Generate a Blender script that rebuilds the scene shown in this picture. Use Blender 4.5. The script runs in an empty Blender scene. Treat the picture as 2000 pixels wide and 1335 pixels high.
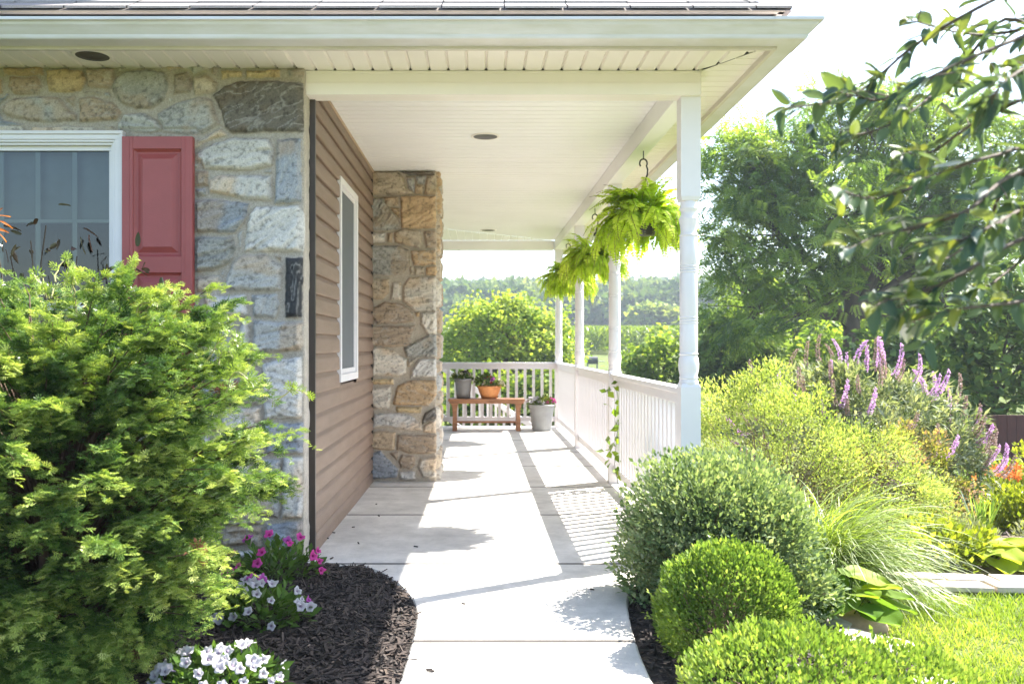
import bpy, math
import numpy as np
from mathutils import Vector
R = math.radians
SC = bpy.context.scene
COL = SC.collection
# ------------------------------------------------------------------ camera
cd = bpy.data.cameras.new('camera')
cam = bpy.data.objects.new('camera', cd); COL.objects.link(cam)
EYE = 1.15; FPX = 1764.0; VPX = 943.0; VPY = 675.0          # photo pixels (2000 wide)
cam.location = (0, 0, EYE); cam.rotation_euler = (R(90), 0, 0)
cd.sensor_width = 36; cd.lens = FPX * 36 / 2000
cd.shift_x = (1000 - VPX) / 2000; cd.shift_y = (VPY - 667.5) / 2000
cd.clip_start = .05; cd.clip_end = 3000
cd.dof.use_dof = True; cd.dof.focus_distance = 4.5; cd.dof.aperture_fstop = 5.0
SC.camera = cam
# ------------------------------------------------------------------ sky, sun, exposure
SUN_EL = R(48.8); SUN_AZ = math.atan2(.852, .524)           # clockwise from +Y
w = bpy.data.worlds.new('World'); SC.world = w; w.use_nodes = True
nt = w.node_tree; bg = nt.nodes['Background']
sky = nt.nodes.new('ShaderNodeTexSky'); sky.sky_type = 'NISHITA'; sky.sun_disc = False
sky.sun_elevation = SUN_EL; sky.sun_rotation = SUN_AZ
sky.altitude = 100; sky.air_density = 1.0; sky.dust_density = 1.6; sky.ozone_density = 1.0
nt.links.new(sky.outputs[0], bg.inputs[0]); bg.inputs[1].default_value = .115
sl = bpy.data.lights.new('sun', 'SUN'); sl.energy = 5.0; sl.angle = R(.55); sl.color = (1, .95, .87)
sun = bpy.data.objects.new('sun', sl); COL.objects.link(sun)
sd = Vector((.852 * math.cos(SUN_EL), .524 * math.cos(SUN_EL), math.sin(SUN_EL)))
sun.rotation_euler = sd.to_track_quat('Z', 'Y').to_euler(); sun.location = (8, 6, 12)
SC.view_settings.view_transform = 'Standard'; SC.view_settings.look = 'None'
SC.view_settings.exposure = 2.22; SC.view_settings.gamma = 1
SC.render.engine = 'CYCLES'
cy = SC.cycles; cy.max_bounces = 8; cy.diffuse_bounces = 5; cy.glossy_bounces = 3; cy.transmission_bounces = 4
cy.transparent_max_bounces = 8; cy.volume_bounces = 0; cy.sample_clamp_indirect = 8
cy.use_denoising = True; cy.denoiser = 'OPENIMAGEDENOISE'; cy.caustics_reflective = False; cy.caustics_refractive = False

def P(px, py, Y):
    """photo pixel at depth Y -> world point"""
    return np.array([(px - VPX) * Y / FPX, Y, EYE + (VPY - py) * Y / FPX])

# ------------------------------------------------------------------ numpy noise
def _hash(ix, iy, seed):
    h = (ix.astype(np.int64) * 374761393 + iy.astype(np.int64) * 668265263 + seed * 974711) & 0xffffffff
    h = ((h ^ (h >> 13)) * 1274126177) & 0xffffffff
    return ((h ^ (h >> 16)) & 0xffff) / 65535.0
def vnoise(x, y, seed=0):
    ix = np.floor(x); iy = np.floor(y); fx = x - ix; fy = y - iy
    fx = fx * fx * (3 - 2 * fx); fy = fy * fy * (3 - 2 * fy)
    a = _hash(ix, iy, seed); b = _hash(ix + 1, iy, seed); c = _hash(ix, iy + 1, seed); d = _hash(ix + 1, iy + 1, seed)
    return (a * (1 - fx) + b * fx) * (1 - fy) + (c * (1 - fx) + d * fx) * fy
def fbm(x, y, seed=0, o=4):
    s = 0; a = .5; t = 0
    for i in range(o):
        s = s + a * vnoise(x * 2 ** i, y * 2 ** i, seed + i * 17); t += a; a *= .5
    return s / t
def sstep(x, a, b):
    t = np.clip((x - a) / (b - a), 0, 1); return t * t * (3 - 2 * t)

# ------------------------------------------------------------------ mesh building
class Geo:
    def __init__(s): s.c = []; s.n = 0
    def add(s, V, F, mat=0, tint=None, smooth=False):
        V = np.asarray(V, float).reshape(-1, 3); F = np.asarray(F, np.int64)
        if F.ndim == 1: F = F[None]
        s.c.append((V, F + s.n, mat, tint, smooth)); s.n += len(V); return s
    def box(s, a, b, mat=0):
        x0, y0, z0 = np.minimum(a, b); x1, y1, z1 = np.maximum(a, b)
        V = [(x0, y0, z0), (x1, y0, z0), (x1, y1, z0), (x0, y1, z0), (x0, y0, z1), (x1, y0, z1), (x1, y1, z1), (x0, y1, z1)]
        return s.add(V, [(0, 3, 2, 1), (4, 5, 6, 7), (0, 1, 5, 4), (1, 2, 6, 5), (2, 3, 7, 6), (3, 0, 4, 7)], mat)
    def hexa(s, q0, q1, mat=0):
        """prism between two quads with matching corners"""
        return s.add(list(q0) + list(q1), [(0, 3, 2, 1), (4, 5, 6, 7), (0, 1, 5, 4), (1, 2, 6, 5), (2, 3, 7, 6), (3, 0, 4, 7)], mat)
    def bar(s, p, q, wd, ht, mat=0, up=(0, 0, 1)):
        p = np.array(p, float); q = np.array(q, float); d = q - p; d /= np.linalg.norm(d)
        r = np.cross(d, up); r /= np.linalg.norm(r); u = np.cross(r, d)
        o = [-r * wd / 2 - u * ht / 2, r * wd / 2 - u * ht / 2, r * wd / 2 + u * ht / 2, -r * wd / 2 + u * ht / 2]
        return s.hexa([p + k for k in o], [q + k for k in o], mat)
    def tube(s, pts, rad, seg=6, mat=0, tint=None, smooth=True, cap=True):
        pts = np.asarray(pts, float); n = len(pts); rad = np.broadcast_to(rad, n)
        t = np.gradient(pts, axis=0); t /= np.linalg.norm(t, axis=1)[:, None] + 1e-12
        a = np.array([0, 0, 1.]) if abs(t[0][2]) < .9 else np.array([1., 0, 0])
        u = np.cross(t[0], a); u /= np.linalg.norm(u); V = []
        for i in range(n):
            u = u - t[i] * (u @ t[i]); u /= np.linalg.norm(u) + 1e-12; v = np.cross(t[i], u)
            an = np.arange(seg) * 2 * math.pi / seg
            V.append(pts[i] + rad[i] * (np.cos(an)[:, None] * u + np.sin(an)[:, None] * v))
        V = np.concatenate(V); i = np.arange(n - 1)[:, None] * seg; j = np.arange(seg)[None]
        F = np.stack([i + j, i + (j + 1) % seg, i + seg + (j + 1) % seg, i + seg + j], -1).reshape(-1, 4)
        s.add(V, F, mat, None if tint is None else np.full(len(F), tint), smooth)
        if cap and seg >= 3:
            s.add(V[:seg], np.arange(seg)[::-1], mat); s.add(V[-seg:], np.arange(seg), mat)
        return s
    def lathe(s, prof, seg=24, c=(0, 0, 0), mat=0, smooth=True):
        prof = np.asarray(prof, float); an = np.arange(seg) * 2 * math.pi / seg; n = len(prof)
        V = np.stack([prof[:, 0, None] * np.cos(an), prof[:, 0, None] * np.sin(an), prof[:, 1, None] + 0 * an], -1).reshape(-1, 3) + np.array(c)
        i = np.arange(n - 1)[:, None] * seg; j = np.arange(seg)[None]
        F = np.stack([i + j, i + (j + 1) % seg, i + seg + (j + 1) % seg, i + seg + j], -1).reshape(-1, 4)
        return s.add(V, F, mat, None, smooth)
    def grid(s, V, nu, nv, mat=0, smooth=True, keep=None, tint=None, flip=False):
        i = np.arange(nu - 1)[:, None]; j = np.arange(nv - 1)[None]
        F = np.stack([i * nv + j, (i + 1) * nv + j, (i + 1) * nv + j + 1, i * nv + j + 1], -1).reshape(-1, 4)
        if flip: F = F[:, ::-1]
        if keep is not None: F = F[keep]
        return s.add(V, F, mat, tint, smooth)
    def inst(s, tv, tf, pos, rot, scale, tint=None, mat=0, smooth=False):
        """instances of a template baked into this mesh; rot (m,3,3) with columns x,y,z"""
        tv = np.asarray(tv, float); tf = np.asarray(tf, np.int64); m = len(pos)
        sc = np.asarray(scale, float)
        sc = np.broadcast_to(sc[:, None] if sc.ndim == 1 else sc, (m, 3)) if sc.ndim else np.full((m, 3), sc)
        V = np.einsum('mij,mkj->mki', rot, tv[None] * sc[:, None, :]) + np.asarray(pos)[:, None, :]
        F = tf[None] + (np.arange(m) * len(tv))[:, None, None]
        t = None if tint is None else np.repeat(np.broadcast_to(tint, m), len(tf))
        return s.add(V.reshape(-1, 3), F.reshape(-1, tf.shape[1]), mat, t, smooth)
    def build(s, name, mats, parent=None, loc=None, attrs=None, bevel=0):
        me = bpy.data.meshes.new(name)
        V = np.concatenate([c[0] for c in s.c])
        me.vertices.add(len(V)); me.vertices.foreach_set('co', V.astype(np.float32).ravel())
        li = np.concatenate([c[1].ravel() for c in s.c]).astype(np.int32)
        sz = np.concatenate([np.full(len(c[1]), c[1].shape[1]) for c in s.c])
        st = np.concatenate([[0], np.cumsum(sz)[:-1]]).astype(np.int32)
        me.loops.add(len(li)); me.loops.foreach_set('vertex_index', li)
        me.polygons.add(len(sz)); me.polygons.foreach_set('loop_start', st)
        me.polygons.foreach_set('material_index', np.concatenate([np.full(len(c[1]), c[2]) for c in s.c]).astype(np.int32))
        me.polygons.foreach_set('use_smooth', np.concatenate([np.full(len(c[1]), c[4]) for c in s.c]))
        if any(c[3] is not None for c in s.c):
            t = np.concatenate([c[3] if c[3] is not None else np.full(len(c[1]), .5) for c in s.c])
            me.attributes.new('tint', 'FLOAT', 'FACE').data.foreach_set('value', t.astype(np.float32))
        if attrs is not None:
            a = me.attributes.new('Col', 'FLOAT_COLOR', 'POINT'); a.data.foreach_set('color', attrs.astype(np.float32).ravel())
        me.update(calc_edges=True)
        for m in (mats if isinstance(mats, (list, tuple)) else [mats]): me.materials.append(m)
        o = bpy.data.objects.new(name, me); COL.objects.link(o)
        if parent is not None: o.parent = parent
        if loc is not None: o.location = loc
        if bevel:
            b = o.modifiers.new('bevel', 'BEVEL'); b.width = bevel; b.segments = 2; b.limit_method = 'ANGLE'; b.angle_limit = R(40)
        return o

def tag(o, label, cat, group=None, kind=None):
    o['label'] = label; o['category'] = cat
    if group: o['group'] = group
    if kind: o['kind'] = kind
    return o
def thing(name, label, cat, loc=(0, 0, 0), group=None, kind=None):
    o = bpy.data.objects.new(name, None); COL.objects.link(o); o.location = loc; o.empty_display_size = .1
    return tag(o, label, cat, group, kind)
def copy_part(o, parent, loc=None, rot=None, scale=None):
    c = o.copy(); COL.objects.link(c); c.parent = parent
    if loc is not None: c.location = loc
    if rot is not None: c.rotation_euler = rot
    if scale is not None: c.scale = scale
    return c

def frames(d, n):
    """rotation matrices with y along d and z near n"""
    d = d / (np.linalg.norm(d, axis=1)[:, None] + 1e-9)
    z = n - d * np.sum(n * d, 1)[:, None]; z /= np.linalg.norm(z, axis=1)[:, None] + 1e-9
    return np.stack([np.cross(d, z), d, z], -1)
def rdir(rng, m):
    v = rng.normal(size=(m, 3)); return v / np.linalg.norm(v, axis=1)[:, None]
def unit(v): return v / (np.linalg.norm(v, axis=-1, keepdims=True) + 1e-9)

# ------------------------------------------------------------------ materials
MATS = {}
def nodes(name):
    m = bpy.data.materials.new(name); m.use_nodes = True; t = m.node_tree; t.nodes.clear()
    o = t.nodes.new('ShaderNodeOutputMaterial'); return m, t, o
def N(t, typ, **k):
    n = t.nodes.new(typ)
    for a, v in k.items():
        if a.startswith('i_'): n.inputs[int(a[2:]) if a[2:].isdigit() else a[2:].replace('_', ' ')].default_value = v
        else: setattr(n, a, v)
    return n
def L(t, a, b): t.links.new(a, b)
def plain(name, c, rough=.5, var=.12, scale=6, bump=.0, bscale=60, metal=0, spec=.5, dirt=None, stretch=(1, 1, 1)):
    """principled surface with broad and fine noise variation in its own colour"""
    m, t, o = nodes(name); p = N(t, 'ShaderNodeBsdfPrincipled'); L(t, p.outputs[0], o.inputs[0])
    p.inputs['Roughness'].default_value = rough; p.inputs['Metallic'].default_value = metal
    p.inputs['Specular IOR Level'].default_value = spec
    tc = N(t, 'ShaderNodeTexCoord'); mp = N(t, 'ShaderNodeMapping'); mp.inputs['Scale'].default_value = stretch
    L(t, tc.outputs['Object'], mp.inputs[0])
    n1 = N(t, 'ShaderNodeTexNoise'); n1.inputs['Scale'].default_value = scale; n1.inputs['Detail'].default_value = 8; n1.inputs['Roughness'].default_value = .65
    L(t, mp.outputs[0], n1.inputs['Vector'])
    cr = N(t, 'ShaderNodeValToRGB'); L(t, n1.outputs[0], cr.inputs[0])
    c = np.array(c, float); d = np.array(dirt, float) if dirt is not None else c * (1 - var)
    cr.color_ramp.elements[0].position = .32; cr.color_ramp.elements[0].color = (*d, 1)
    cr.color_ramp.elements[1].position = .66; cr.color_ramp.elements[1].color = (*np.minimum(c * (1 + var * .35), .92), 1)
    L(t, cr.outputs[0], p.inputs['Base Color'])
    if bump:
        n2 = N(t, 'ShaderNodeTexNoise'); n2.inputs['Scale'].default_value = bscale; n2.inputs['Detail'].default_value = 6
        L(t, mp.outputs[0], n2.inputs['Vector'])
        b = N(t, 'ShaderNodeBump'); b.inputs['Strength'].default_value = bump; b.inputs['Distance'].default_value = .01
        L(t, n2.outputs[0], b.inputs['Height']); L(t, b.outputs[0], p.inputs['Normal'])
    return m
def leafmat(name, cols, trans=.4, gloss=.12, rough=.4, tcol=None):
    """leaf: colour from the per-face tint, light passing through, a little gloss"""
    m, t, o = nodes(name); at = N(t, 'ShaderNodeAttribute', attribute_name='tint')
    cr = N(t, 'ShaderNodeValToRGB'); L(t, at.outputs['Fac'], cr.inputs[0]); e = cr.color_ramp.elements
    while len(e) < len(cols): e.new(.5)
    for i, c in enumerate(cols): e[i].position = i / (len(cols) - 1); e[i].color = (*c, 1)
    d = N(t, 'ShaderNodeBsdfDiffuse'); L(t, cr.outputs[0], d.inputs[0])
    tr = N(t, 'ShaderNodeBsdfTranslucent')
    mu = N(t, 'ShaderNodeMixRGB', blend_type='MULTIPLY'); mu.inputs[0].default_value = 1
    mu.inputs[2].default_value = (*(tcol or (1.5, 1.45, .6)), 1); L(t, cr.outputs[0], mu.inputs[1]); L(t, mu.outputs[0], tr.inputs[0])
    mx = N(t, 'ShaderNodeMixShader'); mx.inputs[0].default_value = trans; L(t, d.outputs[0], mx.inputs[1]); L(t, tr.outputs[0], mx.inputs[2])
    g = N(t, 'ShaderNodeBsdfGlossy'); g.inputs['Roughness'].default_value = rough
    fr = N(t, 'ShaderNodeFresnel'); fr.inputs[0].default_value = 1.4
    ml = N(t, 'ShaderNodeMath', operation='MULTIPLY'); ml.inputs[1].default_value = gloss * 2.4; ml.use_clamp = True; L(t, fr.outputs[0], ml.inputs[0])
    m2 = N(t, 'ShaderNodeMixShader'); L(t, ml.outputs[0], m2.inputs[0]); L(t, mx.outputs[0], m2.inputs[1]); L(t, g.outputs[0], m2.inputs[2])
    L(t, m2.outputs[0], o.inputs[0]); return m

# leaf templates: y is the leaf axis, length 1
def leaf_t(wd=.25, fold=.06, mid=.42, droop=.0, tip=1.0):
    v = [(0, 0, 0), (wd * .75, mid * .5, fold * .8), (wd, mid, fold), (wd * .6, mid + (1 - mid) * .55, fold * .6 - droop * .5), (0, tip, -droop),
         (-wd * .6, mid + (1 - mid) * .55, fold * .6 - droop * .5), (-wd, mid, fold), (-wd * .75, mid * .5, fold * .8), (0, mid, -.01), (0, mid + (1 - mid) * .55, -droop * .4)]
    f = [(0, 1, 2, 8), (8, 2, 3, 9), (9, 3, 4, 4), (0, 8, 6, 7), (8, 9, 5, 6), (9, 4, 4, 5)]
    f = [(0, 1, 2, 8), (8, 2, 3, 9), (0, 8, 6, 7), (8, 9, 5, 6)]
    tri = [(9, 3, 4), (9, 4, 5)]
    return v, f, tri
def dia_t(wd=.25, fold=.05, mid=.45):
    return [(0, 0, 0), (wd, mid, fold), (0, 1, 0), (-wd, mid, fold)], [(0, 1, 2, 3)]
def fleaf_t(wd=.25, fold=.07, mid=.45, droop=.05):
    """folded leaf: two quads"""
    return [(0, 0, 0), (wd, mid, fold), (0, 1, -droop), (-wd, mid, fold), (0, mid, 0)], [(0, 1, 2, 4), (0, 4, 2, 3)]
# ================================================================== THE HOUSE
WX = -.95; WY = 4.82; SOF = 2.63          # siding wall plane, stone wall plane, soffit height
EX = 1.44; EY = 4.425                     # eave planes (fascia)
house = thing('house', 'stone and brown siding house with white porch, cream soffit and red shutter', 'house', (WX, WY, 0))
_hl = np.array(house.location)
def hb(g, name, mats, parent=None, **k):
    o = g.build(name, mats, **k); p = parent or house; o.parent = p; o.matrix_parent_inverse.identity()
    base = _hl if parent is None else np.zeros(3)
    if parent is None: o.location = Vector(-base)
    return o
white = plain('white_vinyl', (.76, .725, .735), .38, .05, 3)
cream = plain('cream_vinyl', (.84, .78, .725), .42, .05, 2)
ceilm = plain('ceiling_vinyl', (.89, .875, .87), .4, .04, 2)
gutm = plain('gutter_aluminium', (.63, .61, .645), .35, .14, 2.2, dirt=(.55, .53, .50), stretch=(1.5, 1.5, 12))
darkb = plain('dark_bronze', (.05, .037, .03), .4, .2)
sidm = plain('brown_siding', (.235, .158, .114), .5, .16, 3, .25, 90, dirt=(.195, .128, .09), stretch=(6, 1, 6))
shutm = plain('red_shutter_paint', (.33, .067, .063), .42, .10, 5, .15, 120)
black = plain('black_plastic', (.012, .012, .012), .45, .2)

# ---- stone: a fine relief sheet; each stone is traced at its own place on the wall
STONE = {'c': (.56, .505, .43), 'g': (.39, .38, .36), 'b': (.285, .30, .325), 't': (.45, .375, .285), 'o': (.49, .345, .205),
         'd': (.14, .125, .105), 'n': (.37, .285, .205), 'k': (.045, .045, .047), 'w': (.56, .53, .49), 'y': (.52, .40, .23), 's': (.30, .29, .26)}
def poly_sd(pts, X, Z):
    """signed distance, positive inside"""
    p = np.asarray(pts, float); q = np.roll(p, -1, 0); d2 = np.full(X.shape, 1e9); ins = np.zeros(X.shape, bool)
    for (ax, az), (bx, bz) in zip(p, q):
        ex, ez = bx - ax, bz - az; t = np.clip(((X - ax) * ex + (Z - az) * ez) / (ex * ex + ez * ez + 1e-12), 0, 1)
        d2 = np.minimum(d2, (X - ax - t * ex) ** 2 + (Z - az - t * ez) ** 2)
        c = ((az > Z) != (bz > Z)); xx = ax + (Z - az) / (bz - az + (abs(bz - az) < 1e-12) * 1e-9) * ex
        ins ^= c & (X < xx)
    return np.where(ins, 1, -1) * np.sqrt(d2)
def stone_sheet(U, Z, traced, fill, seed, mortar=(.41, .36, .30), depth=.028):
    """returns relief height and colour (n,4) for points (U,Z)"""
    rng = np.random.default_rng(seed)
    Uw = U + .016 * (fbm(U * 9, Z * 9, seed + 1, 3) - .5) + .006 * (vnoise(U * 45, Z * 45, seed + 5) - .5)
    Zw = Z + .016 * (fbm(U * 9 + 40, Z * 9, seed + 2, 3) - .5) + .006 * (vnoise(U * 45 + 9, Z * 45, seed + 6) - .5)
    best = np.full(U.shape, -1.); sid = np.full(U.shape, -1); cols = []; angs = []
    def put(poly, sd_clip=None):
        p = np.asarray(poly, float); m = (Uw > p[:, 0].min() - .05) & (Uw < p[:, 0].max() + .05) & (Zw > p[:, 1].min() - .05) & (Zw < p[:, 1].max() + .05)
        if not m.any(): return
        s = poly_sd(p, Uw[m], Zw[m]) + .004
        if sd_clip is not None: s = np.minimum(s, -sd_clip[m] - .022)
        b = best[m]; i = sid[m]; i[s > b] = len(cols); best[m] = np.maximum(b, s); sid[m] = i
    for key, poly in traced:
        put(poly); cols.append(np.array(STONE[key[0]]) * rng.uniform(.9, 1.08)); angs.append((float(key[1:]) if len(key) > 1 else rng.uniform(-25, 25)))
    clip = best.copy()
    for key, poly in fill:
        put(poly, clip); cols.append(np.array(STONE[key]) * rng.uniform(.85, 1.1)); angs.append(rng.uniform(-30, 30))
    cols = np.array(cols); angs = np.radians(np.array(angs)); on = best > 0; k = np.where(on, sid, 0)
    a = angs[k]; ca, sa = np.cos(a), np.sin(a); su = U * ca + Z * sa; sv = -U * sa + Z * ca; off = k * 7.31
    lay = fbm(su * 6 + off, sv * 34, seed + 3, 4); fine = fbm(U * 60 + off, Z * 60, seed + 4, 3); big = fbm(U * 7 + off, Z * 7 + off, seed + 8, 3)
    h = sstep(best, -.004, .020) * depth * (.75 + .5 * big) + on * ((lay - .5) * .020 + (fine - .5) * .007 + np.floor(lay * 6) / 6 * .010)
    mh = (fbm(U * 30, Z * 30, seed + 9, 4) - .5) * .006
    h = np.where(best > -.004, np.maximum(h, 0) + mh * .3, mh)
    vein = sstep(np.abs(fbm(su * 9 + off, sv * 26 + off, seed + 11, 3) - .5), .0, .06)
    c = cols[k] * (.82 + .44 * lay + .28 * (fine - .5))[..., None]
    warm = sstep(fbm(U * 5 + off, Z * 5, seed + 13, 3), .52, .68)[..., None]
    c = c * (1 - .45 * warm) + warm * .45 * np.array((.46, .31, .17)) * (cols[k].mean(-1, keepdims=True) / .36)
    pale = (1 - vein) * (cols[k].mean(-1) < .34) * .35
    c = c * (1 - pale[..., None]) + pale[..., None] * np.array((.5, .48, .45))
    dk = (1 - sstep(fine, .28, .40)) * .35; c = c * (1 - dk[..., None])
    mc = np.array(mortar) * (.84 + .3 * fbm(U * 40, Z * 40, seed + 12, 4))[..., None]
    e = sstep(best, -.002, .005)[..., None]
    c = mc * (1 - e) + np.clip(c, .01, .8) * e
    return h, np.concatenate([c, np.ones(c.shape[:-1] + (1,))], -1)
def fill_stones(u0, u1, z0, z1, seed, keys):
    rng = np.random.default_rng(seed); out = []; z = z0
    while z < z1:
        hh = rng.uniform(.11, .24); u = u0 + rng.uniform(-.1, 0)
        while u < u1:
            ww = rng.uniform(.14, .42); j = lambda s: rng.uniform(-s, s)
            g = .012
            out.append((keys[rng.integers(len(keys))], [(u + g, z + g + j(.015)), (u + ww * .5, z + g + j(.02)), (u + ww - g, z + g + j(.015)), (u + ww - g + j(.01), z + hh * .6), (u + ww - g - abs(j(.03)), z + hh - g), (u + ww * .45, z + hh - g + j(.015)), (u + g + abs(j(.03)), z + hh - g), (u + g, z + hh * .5)]))
            u += ww
        z += hh
    return out
m, t, o = nodes('field_stone'); p = N(t, 'ShaderNodeBsdfPrincipled'); p.inputs['Roughness'].default_value = .8; p.inputs['Specular IOR Level'].default_value = .25
at = N(t, 'ShaderNodeAttribute', attribute_name='Col'); tc = N(t, 'ShaderNodeTexCoord')
n1 = N(t, 'ShaderNodeTexNoise'); n1.inputs['Scale'].default_value = 130; n1.inputs['Detail'].default_value = 5; L(t, tc.outputs['Object'], n1.inputs['Vector'])
mr = N(t, 'ShaderNodeMapRange'); mr.inputs[1].default_value = .3; mr.inputs[2].default_value = .7; mr.inputs[3].default_value = .78; mr.inputs[4].default_value = 1.15; L(t, n1.outputs[0], mr.inputs[0])
mu = N(t, 'ShaderNodeMixRGB', blend_type='MULTIPLY'); mu.inputs[0].default_value = 1; L(t, at.outputs['Color'], mu.inputs[1]); L(t, mr.outputs[0], mu.inputs[2])
b = N(t, 'ShaderNodeBump'); b.inputs['Strength'].default_value = .4; b.inputs['Distance'].default_value = .006; L(t, n1.outputs[0], b.inputs['Height']); L(t, b.outputs[0], p.inputs['Normal'])
L(t, mu.outputs[0], p.inputs['Base Color']); L(t, p.outputs[0], o.inputs[0]); stone = m

def zpt(sc, ox, oy, Y):
    def f(z): 
        q = P(ox + z[0] / sc, oy + z[1] / sc, Y); return (q[0], q[2])
    return f
fz = zpt(2.0229, 0, 0, WY); fz2 = zpt(1.816, 0, 600, WY)
FT = [('o', [(15, 268), (170, 266), (172, 296), (18, 300)]), ('n', [(45, 310), (150, 305), (165, 340), (150, 370), (60, 372), (40, 345)]),
 ('y', [(190, 285), (250, 278), (330, 285), (345, 320), (320, 360), (260, 370), (195, 362)]), ('n', [(350, 280), (455, 276), (460, 330), (430, 350), (350, 345)]),
 ('s30', [(460, 320), (500, 285), (580, 275), (650, 295), (665, 340), (650, 395), (600, 425), (530, 428), (475, 400), (450, 360)]), ('s', [(690, 300), (740, 290), (760, 330), (750, 365), (690, 375)]),
 ('t', [(765, 315), (820, 295), (860, 330), (850, 365), (775, 375)]), ('y', [(875, 285), (950, 285), (955, 308), (880, 310)]), ('y', [(975, 285), (1105, 282), (1105, 308), (975, 310)]), ('s', [(1140, 278), (1198, 275), (1198, 305), (1145, 305)]),
 ('d22', [(845, 380), (890, 345), (960, 325), (1195, 330), (1200, 520), (920, 525), (895, 500), (880, 440)]), ('g10', [(620, 450), (700, 410), (790, 388), (835, 395), (850, 450), (870, 490), (800, 530), (720, 525), (650, 515)]),
 ('g', [(470, 490), (500, 455), (570, 450), (620, 480), (635, 510), (600, 518), (475, 518)]), ('g15', [(15, 430), (60, 390), (150, 382), (230, 388), (270, 430), (300, 460), (295, 478), (200, 482), (110, 478), (30, 460)]),
 ('n', [(315, 395), (370, 388), (450, 410), (480, 445), (460, 475), (320, 482)]), ('o', [(-40, 310), (10, 320), (12, 370), (-40, 380)]),
 ('w8', [(760, 620), (830, 575), (930, 545), (1060, 555), (1078, 590), (1070, 650), (1000, 672), (900, 668), (810, 665), (800, 640)]), ('b70', [(1095, 555), (1190, 550), (1190, 800), (1090, 800)]),
 ('n80', [(750, 680), (825, 678), (825, 730), (750, 735)]), ('w60', [(835, 710), (880, 695), (1070, 700), (1075, 790), (960, 785), (830, 755)]), ('g', [(778, 750), (810, 742), (815, 765), (785, 772)]),
 ('b20', [(750, 795), (830, 788), (980, 805), (965, 870), (920, 918), (760, 915)]), ('w35', [(990, 850), (1010, 820), (1180, 818), (1205, 850), (1220, 910), (1200, 990), (1100, 993), (970, 990), (975, 930)]),
 ('s10', [(750, 940), (920, 938), (932, 980), (900, 1040), (850, 1070), (750, 1070)]), ('g', [(900, 1090), (920, 1040), (960, 1010), (1050, 1010), (1110, 1060), (1105, 1140), (900, 1148), (890, 1130)]),
 ('k85', [(1130, 1020), (1195, 1020), (1190, 1250), (1130, 1250)]), ('t', [(755, 1100), (860, 1095), (870, 1120), (820, 1150), (755, 1150)]), ('w5', [(815, 1175), (970, 1165), (975, 1245), (830, 1245)]), ('g70', [(1000, 1165), (1090, 1160), (1105, 1200), (1090, 1250), (1000, 1250)])]
traced = [(k, [fz(z) for z in pl]) for k, pl in FT]
FT2 = [('g', [(900, 50), (1070, 55), (1070, 150), (900, 160)]), ('w', [(935, 200), (1065, 175), (1072, 390), (940, 395)]), ('b5', [(935, 415), (1075, 410), (1070, 515), (945, 515)]), ('w80', [(1005, 535), (1072, 535), (1070, 745), (1000, 745)]),
 ('g', [(905, 540), (992, 540), (988, 740), (910, 735)]), ('b', [(950, 765), (1070, 760), (1072, 865), (950, 880)])]
traced += [(k, [fz2(z) for z in pl]) for k, pl in FT2]
x0, xc = -3.3, -.962; RET = .14; r_ = .0058
us = np.arange(x0, xc + RET, r_); zs = np.arange(-.12, SOF + .002, r_); U, Z = np.meshgrid(us, zs, indexing='ij')
h, colr = stone_sheet(U, Z, traced, fill_stones(x0 - .1, xc + .02, -.15, SOF, 5, 'ggtwscbt'), 3)
s_ = U - xc                                                           # beyond the corner the sheet turns back along the wall end
ang = sstep(s_, -.012, .02) * math.pi / 2
px_ = np.where(s_ < 0, U, xc + np.minimum(s_, .008)); py_ = np.where(s_ > .004, WY + (s_ - .004), WY)
h = np.where((U > -3.1) & (U < -1.515) & (Z > .70) & (Z < 2.31), np.minimum(h, .012), h); hr = h * (1 - .88 * sstep(s_, -.03, .015))
V = np.stack([px_ + np.sin(ang) * hr, py_ - np.cos(ang) * hr, Z], -1)
WIN = (-3.02, -1.925, .80, 2.275)                                     # opening behind the window trim
uc = (us[:-1] + us[1:]) / 2; zc = (zs[:-1] + zs[1:]) / 2
keep = ~((uc[:, None] > WIN[0]) & (uc[:, None] < WIN[1]) & (zc[None] > WIN[2]) & (zc[None] < WIN[3]))
colr[(U - xc) > .02, :3] = np.array((.47, .42, .36)) * (.85 + .3 * fbm(U * 30, Z * 30, 4, 3))[(U - xc) > .02][..., None]
g = Geo(); g.grid(V, len(us), len(zs), keep=keep.ravel())
hb(g, 'stone_wall', stone, attrs=colr.reshape(-1, 4))
# further stone outside the frame to the left, coarser
us = np.arange(-7.5, x0 + .01, .02); zs = np.arange(-.12, SOF, .02); U, Z = np.meshgrid(us, zs, indexing='ij')
h, colr = stone_sheet(U, Z, [], fill_stones(-7.6, x0, -.15, SOF, 8, 'ggbtwscn'), 9)
g = Geo(); g.grid(np.stack([U, WY - h, Z], -1), len(us), len(zs)); hb(g, 'stone_wall', stone, attrs=colr.reshape(-1, 4))

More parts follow.
